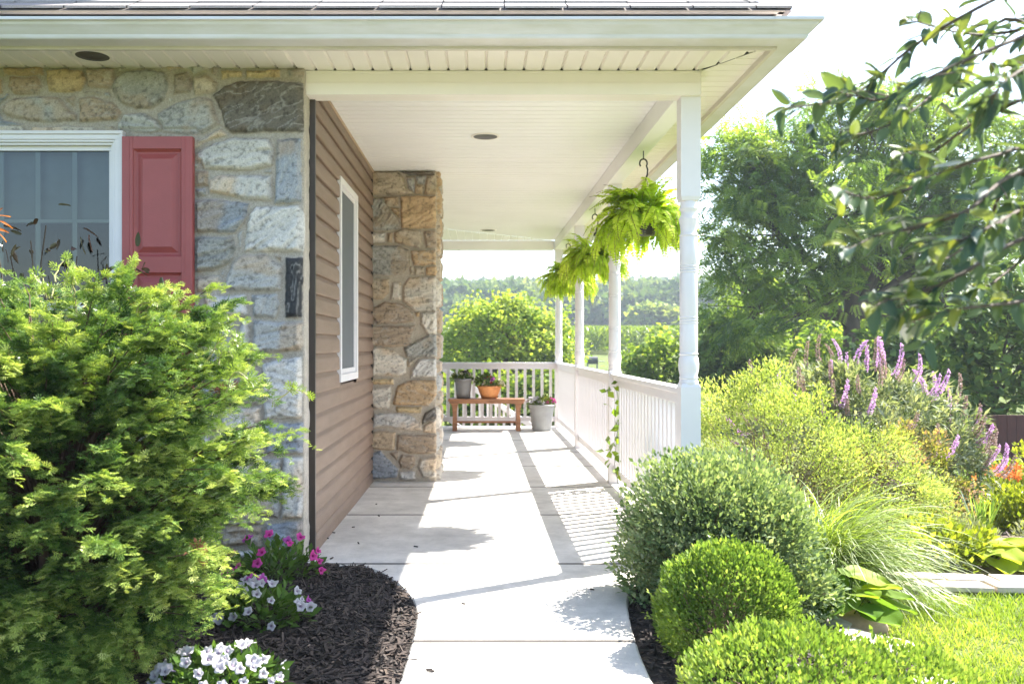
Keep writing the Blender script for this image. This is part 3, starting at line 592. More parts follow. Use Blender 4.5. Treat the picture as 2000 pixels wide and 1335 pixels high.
lx = np.concatenate([[-1.6, -.75, -.42], lx[::-1][:-1]]); ly = np.concatenate([[.6, 1.6, 2.5], ly[::-1][:-1]])
rx = np.concatenate([[1.2, 1.0, .78], rx[::-1]]); ry = np.concatenate([[.6, 1.6, 2.3], ry[::-1]])
def smooth_i(y, yy, xx):
    return sum(np.interp(y + d, yy, xx) for d in (-.05, -.025, 0, .025, .05)) / 5
g = Geo()
for a, b_ in ((3.528, 4.764), (2.29, 3.512), (1.05, 2.28), (.6, 1.04)):
    yv = np.linspace(a, b_, 26); slab(g, [(y, smooth_i(y, ly, lx) if y < 4.74 else -.93 + (4.765 - y) * 11, smooth_i(y, ry, rx)) for y in yv])
tag(g.build('walkway', [conc, gap]), 'curved pale concrete front walk between the mulch beds', 'walkway', kind='structure')
g = Geo(); g.add([(-4, 4.74, -.03), (1.255, 4.74, -.03), (1.255, 12.98, -.03), (-4, 12.98, -.03)], [(0, 1, 2, 3)])
yv = np.linspace(.65, 4.74, 30); V = np.array([[(smooth_i(y, ly, lx) + .02, y, -.028), (smooth_i(y, ry, rx) - .02, y, -.028)] for y in yv]); g.grid(V, 30, 2, flip=True)
g.box((-4, 4.80, -1.6), (1.262, 12.97, -.132)); tag(g.build('joint_filler', gap), 'dark filler in the joints of the concrete slabs', 'slab joint', kind='structure')

mulchm = plain('mulch_soil', (.03, .023, .019), .95, .4, 30, .8, 70)
chipm, t, o = nodes('mulch_chip'); p = N(t, 'ShaderNodeBsdfPrincipled'); p.inputs['Roughness'].default_value = .85; L(t, p.outputs[0], o.inputs[0])
at = N(t, 'ShaderNodeAttribute', attribute_name='tint'); cr = N(t, 'ShaderNodeValToRGB'); L(t, at.outputs['Fac'], cr.inputs[0]); e = cr.color_ramp.elements
e[0].color = (.018, .014, .012, 1); e[1].color = (.34, .25, .18, 1); k = e.new(.62); k.color = (.07, .05, .04, 1); k = e.new(.9); k.color = (.11, .08, .06, 1); L(t, cr.outputs[0], p.inputs['Base Color'])
def bed(name, label, yv, fl_, fr_, nx, hfun, nchip, seed, chip=(.034, .008), soil=None, kmin=0):
    rng = np.random.default_rng(seed); g = Geo(); u = np.linspace(0, 1, nx)
    V = np.array([[(fl_(y) * (1 - k) + fr_(y) * k, y, 0) for k in u] for y in yv]); V[..., 2] = hfun(V[..., 0], V[..., 1]) + .02 * (fbm(V[..., 0] * 12, V[..., 1] * 12, seed, 4) - .5)
    g.grid(V, len(yv), nx, flip=True)
    tag(g.build(name, soil or mulchm), label, 'garden bed', kind='structure')
    y = yv[0] + (yv[-1] - yv[0]) * rng.uniform(.0, 1, nchip) ** .8; k = rng.uniform(kmin, 1, nchip); a = np.array([fl_(v) for v in y]); b_ = np.array([fr_(v) for v in y]); x = a * (1 - k) + b_ * k
    pos = np.stack([x, y, hfun(x, y) + rng.uniform(0, .016, nchip)], -1)
    d = rdir(rng, nchip); d[:, 2] *= .35; d = unit(d); n = rdir(rng, nchip) * .45 + np.array([0, 0, 1.]); Rm = frames(d, unit(n))
    s = rng.lognormal(0, .45, nchip); sc = np.stack([chip[1] * rng.uniform(.5, 1.6, nchip), chip[0] * s, np.full(nchip, .004)], -1)
    tv = [(-.5, -.5, 0), (.5, -.42, 0), (.55, .4, .0), (-.1, .5, 0), (-.4, .45, 0), (-.5, -.5, 1), (.5, -.42, 1), (.55, .4, 1), (-.1, .5, 1.), (-.4, .45, 1)]
    g = Geo(); tt = np.clip(rng.beta(1.3, 2.6, nchip) + .02, 0, 1)
    g.inst(tv, [(5, 6, 7, 8), (0, 1, 6, 5), (1, 2, 7, 6), (2, 3, 8, 7), (4, 0, 5, 9)], pos, Rm, sc, tt); g.inst(tv, [(5, 8, 9)], pos, Rm, sc, tt)
    return g
lf = lambda y: float(smooth_i(y, ly, lx)) if y < 4.74 else -.93
hl = lambda x, y: -.012 - .03 * sstep(x, -.75, -.35) * 0 + .03 * sstep(-x, .5, 1.5) - .02 * sstep(3.2 - y, 0, 1)
g = bed('mulch_bed', 'dark mulch bed between the stone wall and the walk', np.linspace(.9, 4.81, 70), lambda y: -3.6, lambda y: lf(y) - .003, 60, hl, 26000, 31, kmin=.45)
for px_, py_ in ((740, 1008), (652, 1041), (640, 1052), (762, 1130), (838, 1309), (841, 1312), (1156, 1152), (648, 1091), (700, 1062), (735, 985), (690, 1030), (812, 1068), (905, 1180), (668, 1012)):
    q = P(px_, py_, FPX * EYE / (py_ - VPY)); q[2] = .003; r_n = np.random.default_rng(px_); g.inst([(-.5, -.5, 0), (.5, -.42, 0), (.4, .5, 0), (-.45, .4, 0), (-.5, -.5, 1), (.5, -.42, 1), (.4, .5, 1), (-.45, .4, 1)], [(4, 5, 6, 7), (0, 1, 5, 4), (1, 2, 6, 5), (2, 3, 7, 6), (3, 0, 4, 7)], q[None], frames(unit(r_n.normal(size=(1, 3)) * [1, 1, .1]), np.array([[0, 0, 1.]])), np.array([[.008, .03 * r_n.uniform(.5, 1.2), .005]]), .15)
tag(g.build('mulch', chipm), 'loose black shredded bark mulch beside the stone wall', 'mulch', kind='stuff')
rf = lambda y: float(smooth_i(y, ry, rx)) if y < 4.74 else 1.275
redge = lambda y: np.interp(y, [.9, 2.6, 3.1, 3.5, 3.9, 4.3, 4.6, 8], [1.6, 1.62, 1.68, 1.70, 1.60, 1.62, 1.9, 1.9])
hr_ = lambda x, y: np.where(np.asarray(y) < 5.2, -.03 - .07 * sstep(x, 1.0, 1.7), gz(x, y) + .02)
g = bed('mulch_bed', 'dark mulch bed planted with boxwoods right of the walk', np.linspace(.9, 8, 70), lambda y: rf(y) + .003, redge, 24, hr_, 13000, 32)
tag(g.build('mulch', chipm), 'loose black bark mulch under the boxwoods by the walk', 'mulch', kind='stuff')
soilm = plain('garden_soil', (.16, .115, .085), .95, .4, 12, .8, 50)
g = bed('garden_bed', 'brown soil perennial bed beyond the paved edging', np.linspace(4.98, 9.6, 46), lambda y: 1.9, lambda y: 7.5, 60, lambda x, y: gz(x, y) + .012, 2600, 33, chip=(.045, .014), soil=soilm)
tag(g.build('soil_crumbs', chipm), 'bark crumbs and clods lying on the perennial bed', 'mulch', kind='stuff')

# paved edging strip beyond the near lawn, and edging rocks
pav = plain('sandstone_paver', (.55, .47, .39), .85, .22, 5, .4, 60)
g = Geo(); rng = np.random.default_rng(7); x = 1.7; 
yc_ = lambda x: 4.80 - .055 * (x - 1.7) - .03 * (x - 1.7) ** 2
while x < 6:
    wd = rng.uniform(.22, .36); e_ = x + wd - .012
    for j in (0, 1):
        off = -.14 if j == 0 else .012; xo = x + j * .1; e2 = e_ + j * .1; dz = rng.uniform(-.004, .004)
        q = [(xo, yc_(xo) + off, -.105), (e2, yc_(e2) + off + rng.uniform(-.01, .01), -.105), (e2 - .01, yc_(e2) + off + .128, -.105), (xo, yc_(xo) + off + .13, -.105)]
        g.hexa(q, [(a, b_, -.075 + dz) for a, b_, c in q])
    x += wd
tag(g.build('paver_edging', pav, bevel=.006), 'pale sandstone paver strip between the lawn and perennials', 'paving', kind='structure')
def rock(label, c, size, rz, seed, colr=(.52, .44, .35)):
    rng = np.random.default_rng(seed); nu, nv = 28, 16; th = np.linspace(0, 2 * math.pi, nu); ph = np.linspace(-.9, math.pi / 2, nv)
    T, Pp = np.meshgrid(th, ph, indexing='ij'); d = np.stack([np.cos(T) * np.cos(Pp), np.sin(T) * np.cos(Pp), np.sin(Pp)], -1)
    d = np.sign(d) * np.abs(d) ** .75; k = 1 + .34 * (fbm(d[..., 0] * 1.6 + seed, d[..., 1] * 1.6 + d[..., 2] * 2.3, seed, 4) - .5); k[-1] = k[0]
    g = Geo(); g.grid(d * k[..., None] * np.array(size), nu, nv, flip=False)
    o = g.build('edging_rock', plain('rock_%d' % seed, colr, .85, .3, 9, .6, 40, dirt=tuple(np.array(colr) * .55))); o.location = c; o.rotation_euler.z = rz
    return tag(o, label, 'rock', 'rocks edging the right bed')
rock('brown weathered rock under the big round leaves', (1.665, 4.02, -.10), (.13, .09, .075), .2, 41, (.42, .30, .2))
rock('long grey flat rock just left of the big leaves', (1.47, 4.02, -.09), (.17, .05, .055), -.5, 42, (.40, .36, .31))
rock('pale slab rock between the bright boxwood and the lawn', (1.60, 3.70, -.09), (.19, .10, .055), -.75, 43, (.58, .50, .43))
rock('pale rock at the picture edge beside the lowest boxwood', (1.64, 3.22, -.10), (.15, .11, .06), -.4, 44, (.57, .50, .43))

# ================================================================== RAILINGS
def box_part(name, a, b_, m, parent, bevel=.003):
    g = Geo(); g.box(a, b_); o = g.build(name, m, bevel=bevel); o.parent = parent; return o
def railing(label, p, q, first=None):
    p = np.array(p, float); q = np.array(q, float); ln = np.linalg.norm(q - p); ang = math.atan2(q[1] - p[1], q[0] - p[0])
    t_ = thing('porch_railing', label, 'railing', p, 'white railings between the porch posts'); t_.rotation_euler.z = ang
    g = Geo(); g.box((0, -.045, .885), (ln, .045, .917)); g.box((0, -.022, .822), (ln, .022, .8848)); o = g.build('top_rail', white, bevel=.004); o.parent = t_
    box_part('bottom_rail', (0, -.022, .085), (ln, .022, .150), white, t_)
    n = int(round(ln / .119)); st = ln / n; b0 = first
    for i in range(n):
        x = (i + .5) * st
        if b0 is None: b0 = box_part('baluster', (-.019, -.019, .1498), (.019, .019, .8222), white, t_, .002); b0.location.x = x
        else: copy_part(b0, t_, (x, 0, 0))
    return b0
bal = None
labs = ['white railing panel nearest the camera with a vine climbing it', 'white railing panel in the middle of the porch side', 'white railing panel beside the ridged grey floor planter']
for i in range(3): bal = railing(labs[i], (PX(POSTS[i]), POSTS[i] + .055, 0), (PX(POSTS[i + 1]), POSTS[i + 1] - .055, 0), bal)
railing('white railing across the porch end behind the wooden bench', (-1.75, 12.76, 0), (PX(12.76) - .055, 12.76, 0), bal)
st = thing('stair_railing', 'white sloping stair railing descending behind the porch end', 'railing', (-.62, 13.35, 0))
g = Geo(); a = np.array((-.1, 0, .90)); b_ = np.array((1.75, 0, -.30)); g.bar(a, b_, .075, .075); g.build('top_rail', white, bevel=.004).parent = st
g = Geo(); dn = np.array((0, 0, -.70)); g.bar(a + dn, b_ + dn, .045, .06); g.build('bottom_rail', white, bevel=.004).parent = st
b0 = None
for i in range(14):
    x = -.02 + i * .119; z = .90 - (x + .1) / 1.85 * 1.2
    if b0 is None: b0 = box_part('baluster', (-.018, -.018, -.67), (.018, .018, -.03), white, st, .002); b0.location = (x, 0, z)
    else: copy_part(b0, st, (x, 0, z))
g = Geo(); g.box((-.16, -.05, -1.0), (-.07, .05, 1.0)); g.build('newel_post', white, bevel=.004).parent = st

# ================================================================== BENCH AND POTS
wood = plain('bench_wood', (.36, .165, .075), .55, .35, 5, .3, 50, dirt=(.20, .085, .04), stretch=(1, 8, 8))
bench = thing('wooden_bench', 'small rustic reddish wooden bench holding two flower pots', 'bench', (.05, 12.3, 0))
hw_ = .515
g = Geo()
for k in range(3): g.box((-hw_, -.15 + k * .101, .40), (hw_, -.15 + k * .101 + .098, .435))
g.box((-hw_ + .012, -.152, .372), (hw_ - .012, -.132, .3998)); g.box((-hw_ + .012, .132, .372), (hw_ - .012, .152, .3998)); g.build('seat', wood, bevel=.004).parent = bench
for sx in (-1, 1):
    for sy in (-1, 1):
        x = sx * .43; y = sy * .105; g = Geo(); q = lambda w_, d, z: [(x - w_, y - d, z), (x + w_, y - d, z), (x + w_, y + d, z), (x - w_, y + d, z)]
        for (a, za), (b_, zb) in zip([(.030, 0), (.029, .12), (.025, .22), (.028, .29), (.047, .372)], [(.029, .12), (.025, .22), (.028, .29), (.047, .372), (.05, .3995)]): g.hexa(q(a, .026, za), q(b_, .026, zb))
        g.build('leg', wood, bevel=.003).parent = bench
g = Geo(); g.box((-.403, -.02, .10), (.403, .02, .128)); g.build('stretcher', wood, bevel=.003).parent = bench
def pot(name, label, cat, loc, prof, m, ridges=0, amp=0, group=None):
    t_ = thing(name, label, cat, loc, group); seg = 96 if ridges else 40; prof = np.array(prof); an = np.arange(seg + 1) * 2 * math.pi / seg
    k = 1 + (amp * np.cos(an * ridges) if ridges else 0 * an); n = len(prof); out = int(np.argmax(prof[:, 1])) 
    f = np.where(np.arange(n) < out - 1, 1, 0)[:, None] * (k[None] - 1) + 1
    V = np.stack([prof[:, 0, None] * f * np.cos(an), prof[:, 0, None] * f * np.sin(an), prof[:, 1, None] + 0 * an], -1)
    g = Geo(); g.grid(V, n, seg + 1, flip=True); g.add([(prof[-1, 0] * math.cos(a), prof[-1, 0] * math.sin(a), prof[-1, 1]) for a in an[:-1]], np.arange(seg), 1)
    g.build('pot', [m, mulchm]).parent = t_; return t_
leaf_g = leafmat('pot_leaf', [(.03, .055, .012), (.08, .13, .02), (.17, .20, .035)])
def petals(name, colr, throat, trans=.45):
    m, t, o = nodes(name); tc = N(t, 'ShaderNodeAttribute', attribute_name='tint'); cr = N(t, 'ShaderNodeValToRGB'); L(t, tc.outputs['Fac'], cr.inputs[0]); cr.color_ramp.elements[0].color = (*throat, 1); cr.color_ramp.elements[1].color = (*colr, 1); k = cr.color_ramp.elements.new(.45); k.color = (*(np.array(colr) * .7 + np.array(throat) * .3), 1)
    d = N(t, 'ShaderNodeBsdfDiffuse'); tr = N(t, 'ShaderNodeBsdfTranslucent'); mx = N(t, 'ShaderNodeMixShader'); mx.inputs[0].default_value = trans
    L(t, cr.outputs[0], d.inputs[0]); L(t, cr.outputs[0], tr.inputs[0]); L(t, d.outputs[0], mx.inputs[1]); L(t, tr.outputs[0], mx.inputs[2]); L(t, mx.outputs[0], o.inputs[0]); return m
def trumpet(r=.028, deep=.03, seed=0):
    """petunia: five-lobed funnel facing +z"""
    rng = np.random.default_rng(seed); g = Geo(); ns = 30; an = np.arange(ns + 1) * 2 * math.pi / ns; rings = [(.10, -1.0), (.16, -.55), (.30, -.22), (.62, -.04), (.88, .02), (1.0, -.03)]
    ph = rng.uniform(0, 6); V = []
    for k, z in rings:
        lob = 1 + (.13 * np.cos(5 * an) + .07 * np.cos(3 * an + ph) + .07 * np.cos(2 * an + ph * 2)) * k ** 2; zz = z * deep + .14 * r * np.cos(5 * an + .5) * k ** 3 + .26 * r * np.cos(2 * an + ph) * k ** 3 + .05 * r * np.cos(9 * an + ph) * k ** 4
        V.append(np.stack([r * k * lob * np.cos(an), r * k * lob * np.sin(an), zz], -1))
    tint = np.repeat([0, .1, .5, .9, 1.0], ns); g.grid(np.array(V), 6, ns + 1, tint=tint, flip=False); return g
white_pet = petals('white_petal', (.62, .60, .63), (.36, .30, .42)); pink_pet = petals('pink_petal', (.72, .10, .38), (.35, .02, .16)); mauve_pet = petals('mauve_petal', (.5, .12, .42), (.2, .02, .2)); red_pet = petals('red_petal', (.55, .05, .06), (.3, .02, .03)); cream_pet = petals('cream_petal', (.75, .68, .5), (.5, .4, .2))
def clump(g, rng, c, rad, n, ln, tint=None, up=.5, wd=.3, tmpl=None, shell=.5, mat=0):
    d = rdir(rng, n); d[:, 2] = np.abs(d[:, 2]) * 1.0 - .12; r = rng.uniform(shell, 1, n) ** .7; pos = np.array(c) + d * r[:, None] * np.array(rad)
    dd = unit(d + rdir(rng, n) * .7 + np.array([0, 0, up])); nn = unit(rdir(rng, n) * .6 + np.array([0, 0, 1.]) + .4 * d)
    tv, tf = tmpl or fleaf_t(wd); g.inst(tv, tf, pos, frames(dd, nn), ln * rng.uniform(.6, 1.25, n), rng.beta(2, 2, n) if tint is None else np.clip(tint + rng.normal(0, .12, n), 0, 1), mat, True)
def flowers(parent, rng, spots, protos, s=(.8, 1.15), facing=None):
    for k, (pt, dr) in enumerate(spots):
        f = protos[k % len(protos)]; q = Vector(dr).to_track_quat('Z', 'Y').to_euler(); q.z += 0
        if f.parent is None: f.parent = parent; f.location = pt; f.rotation_euler = q
        else: copy_part(f, parent, pt, q, [rng.uniform(*s)] * 3)
def flower_spots(rng, c, rad, n, face=(0, -.7, .5), front=True):
    out = []
    while len(out) < n:
        d = rdir(rng, 1)[0]; d[2] = abs(d[2]) * .9 + .05
        if front and d[1] > .35: continue
        out.append((np.array(c) + d * np.array(rad) * 1.04, unit(d + np.array(face) + rng.normal(0, .3, 3))))
    return out
rng = np.random.default_rng(50)
greyp = plain('grey_pot', (.20, .19, .185), .55, .15, 6, .1, 60); ridg = plain('ridged_grey_pot', (.36, .37, .38), .5, .18, 4, .1, 60, dirt=(.28, .28, .28)); basket = plain('orange_basket', (.62, .27, .09), .6, .25, 12, .5, 120, dirt=(.45, .16, .05))
t_ = pot('flower_pot', 'smooth dark grey pot with dark foliage on the bench', 'flower pot', (-.265, 12.3, .436), [(.085, .002), (.09, .0), (.098, .08), (.112, .20), (.120, .245), (.128, .246), (.128, .268), (.118, .270), (.112, .25), (.11, .235)], greyp)
g = Geo(); clump(g, rng, (0, 0, .25), (.13, .12, .09), 150, .05, .3); clump(g, rng, (-.09, 0, .27), (.07, .07, .07), 70, .045, .95); clump(g, rng, (.03, 0, .31), (.06, .06, .06), 50, .05, .0, mat=1); g.build('foliage', [leaf_g, leafmat('dark_purple_leaf', [(.02, .008, .015), (.06, .02, .04)])]).parent = t_
f1 = trumpet(.022, .02).build('flower', cream_pet); flowers(t_, rng, flower_spots(rng, (.0, 0, .29), (.10, .1, .08), 5), [f1])
t_ = pot('flower_basket', 'orange ribbed basket planter with mixed flowers on the bench', 'planter', (.088, 12.3, .436), [(.095, .0), (.10, .0), (.125, .06), (.150, .13), (.158, .150), (.166, .152), (.164, .172), (.152, .172), (.146, .155), (.145, .14)], basket, 32, .018)
g = Geo(); clump(g, rng, (-.06, 0, .19), (.13, .13, .16), 260, .055, .45); clump(g, rng, (.1, 0, .16), (.10, .1, .08), 130, .045, .9); clump(g, rng, (0, -.1, .16), (.12, .05, .05), 60, .04, .6); g.build('foliage', leaf_g).parent = t_
f1 = trumpet(.026, .02, 1).build('flower', mauve_pet); f2 = trumpet(.022, .02, 2).build('flower', cream_pet); f3 = trumpet(.02, .02, 3).build('flower', red_pet)
flowers(t_, rng, flower_spots(rng, (-.03, 0, .2), (.12, .12, .11), 8), [f1, f3, f2]); flowers(t_, rng, flower_spots(rng, (.1, 0, .17), (.1, .1, .09), 12), [f2])
t_ = pot('floor_planter', 'tall ridged light grey planter on the floor beside the bench', 'planter', (.80, 12.28, 0), [(.118, .0), (.122, .0), (.128, .02), (.150, .20), (.168, .315), (.170, .33), (.180, .332), (.180, .355), (.168, .357), (.160, .335), (.158, .31)], ridg, 36, .012)
g = Geo(); clump(g, rng, (0.02, 0, .33), (.15, .14, .15), 240, .05, .75); clump(g, rng, (-.1, 0, .34), (.1, .1, .09), 80, .04, .5); g.build('foliage', leaf_g).parent = t_
f1 = trumpet(.026, .02, 4).build('flower', white_pet); f2 = trumpet(.022, .02, 5).build('flower', pink_pet)
flowers(t_, rng, flower_spots(rng, (-.09, 0, .36), (.11, .1, .11), 16), [f1]); flowers(t_, rng, flower_spots(rng, (.13, 0, .36), (.06, .08, .08), 6), [f2])

# ================================================================== HANGING FERNS
fernm = leafmat('fern_frond', [(.26, .40, .04), (.42, .56, .07), (.58, .68, .14)], .62, .04, .5)
stemm = plain('stem_brown', (.14, .09, .05), .8, .3, 20)
wire = plain('dark_wire', (.03, .03, .03), .5, .2)
def fern(label, loc, seed, R_=.30, n=95):
    rng = np.random.default_rng(seed); t_ = thing('hanging_fern', label, 'hanging plant', loc, 'hanging ferns along the porch side')
    g = Geo(); g.lathe([(.001, -.105), (.075, -.105), (.09, -.05), (.10, .0), (.106, .002), (.106, .014), (.098, .014), (.094, .0), (.001, -.01)], 28); g.build('pot', black).parent = t_
    H_ = BZ - loc[2]; g = Geo()
    for k in range(3):
        a = k * 2.094 + .4; g.tube([(.10 * math.cos(a), .10 * math.sin(a), .01), (.012 * math.cos(a), .012 * math.sin(a), H_ - .25)], .0016, 5)
    g.build('wire', wire).parent = t_
    g = Geo(); a = np.linspace(-.6, 3.9, 16); c = np.array([0, 0, H_ - .085]); up = [c + np.array([.026 * math.cos(k) , 0, .030 * math.sin(k)]) for k in a[::-1]]
    low = [(0.006, 0, H_ - .255), (.012, 0, H_ - .215), (.026, 0, H_ - .165), (.03, 0, H_ - .13)]
    g.tube(np.array([list(x) for x in low] + [list(x) for x in up[::-1]]), .0055, 8); g.lathe([(.001, H_ - .27), (.014, H_ - .268), (.014, H_ - .25), (.006, H_ - .235), (.001, H_ - .235)], 12)
    g.tube([(-.012, 0, H_ - .062), (0, 0, H_ - .055), (.0, 0, H_ + .003)], .004, 6); g.build('hook', black).parent = t_
    tv, tf = dia_t(.24, .04, .35); g = Geo(); g2 = Geo()
    for k in range(n):
        az = rng.uniform(0, 2 * math.pi); el = math.radians(rng.choice([rng.uniform(-15, 40), rng.uniform(-15, 20), rng.uniform(30, 85)])); ln = R_ * rng.uniform(1.0, 1.65) * (1.12 if el < .6 else 1.0)
        m_ = 26; s = np.linspace(0, 1, m_); bend = rng.uniform(1.4, 2.8) if el > .6 else rng.uniform(1.4, 2.4)
        e_ = el - bend * s ** 1.3; e_ = np.maximum(e_, -1.45); dl = ln / m_
        rr = np.cumsum(np.cos(e_)) * dl; zz = np.cumsum(np.sin(e_)) * dl; az2 = az + rng.uniform(-.5, .5) * s
        pts = np.stack([rr * np.cos(az2), rr * np.sin(az2), zz + .0], -1) + np.array([.05 * math.cos(az), .05 * math.sin(az), .01])
        tg = unit(np.gradient(pts, axis=0)); sd_ = unit(np.cross(tg, np.array([0, 0, 1.]) + 1e-3)); nr = np.cross(sd_, tg)
        g2.tube(pts[::4], .0013, 3, cap=False)
        pl = .052 * np.sin(np.clip(s * 1.02 + .08, 0, 1) * math.pi) ** .6 * rng.uniform(.75, 1.2) + .004; ti = np.clip(rng.beta(2, 2) * .8 + s * .2, 0, 1)
        for sg in (-1, 1):
            d = unit(sd_ * sg + tg * .35 - nr * .25 + rng.normal(0, .12, (m_, 3))); g.inst(tv, tf, pts, frames(d, nr + rng.normal(0, .25, (m_, 3))), np.stack([pl * 1.2, pl, pl], -1), ti, 0)
    g.build('fronds', fernm).parent = t_; g2.build('frond_stems', stemm).parent = t_
fern('largest hanging fern, nearest the camera beside the front post', (1.115, 6.27, 2.02), 60, .28, 230)
fern('middle hanging fern in the row along the porch side', (1.105, 8.9, 2.0), 61, .27, 210)
fern('hanging fern farthest away, by the porch corner post', (1.085, 11.48, 1.98), 62, .27, 200)
# ================================================================== GARDEN PLANTS
bark = plain('bark', (.10, .075, .055), .9, .4, 8, .8, 30, stretch=(1, 1, .3))
twigm = plain('twig', (.16, .10, .065), .8, .3, 20)
redtwig = plain('red_twig', (.17, .08, .05), .8, .3, 20)
def stems(g, rng, base, tips, r0=.006, r1=.002, n=6, wob=.03, seg=5, spread=.04):
    for tp in tips:
        tp = np.asarray(tp, float); b_ = np.array(base) + rng.normal(0, spread, 3) * (1, 1, .1); s = np.linspace(0, 1, n)[:, None]
        mid = (b_ + tp) / 2 * (1, 1, 0) + np.array([0, 0, b_[2] * .35 + tp[2] * .65]); pts = (1 - s) ** 2 * b_ + 2 * s * (1 - s) * mid + s ** 2 * tp
        pts[1:-1] += rng.normal(0, wob * .3, (n - 2, 3)); g.tube(pts, np.linspace(r0, r1, n), seg, cap=False)
def in_ell(rng, n, ells, shell=0., pw=.5):
    """points spread through a union of ellipsoids [(centre, radii)], with outward directions"""
    vol = np.array([np.prod(e[1]) ** (2 / 3) for e in ells]); k = rng.choice(len(ells), n, p=vol / vol.sum())
    c = np.array([e[0] for e in ells])[k]; r = np.array([e[1] for e in ells])[k]
    d = rdir(rng, n); u = (shell + (1 - shell) * rng.uniform(0, 1, n) ** pw)[:, None]
    return c + d * r * u, unit(d / r), u[:, 0]
def outside(p, ells, f=.9):
    m = np.ones(len(p), bool)
    for c, r in ells: m &= (((p - np.array(c)) / np.array(r)) ** 2).sum(1) > f * f
    return m

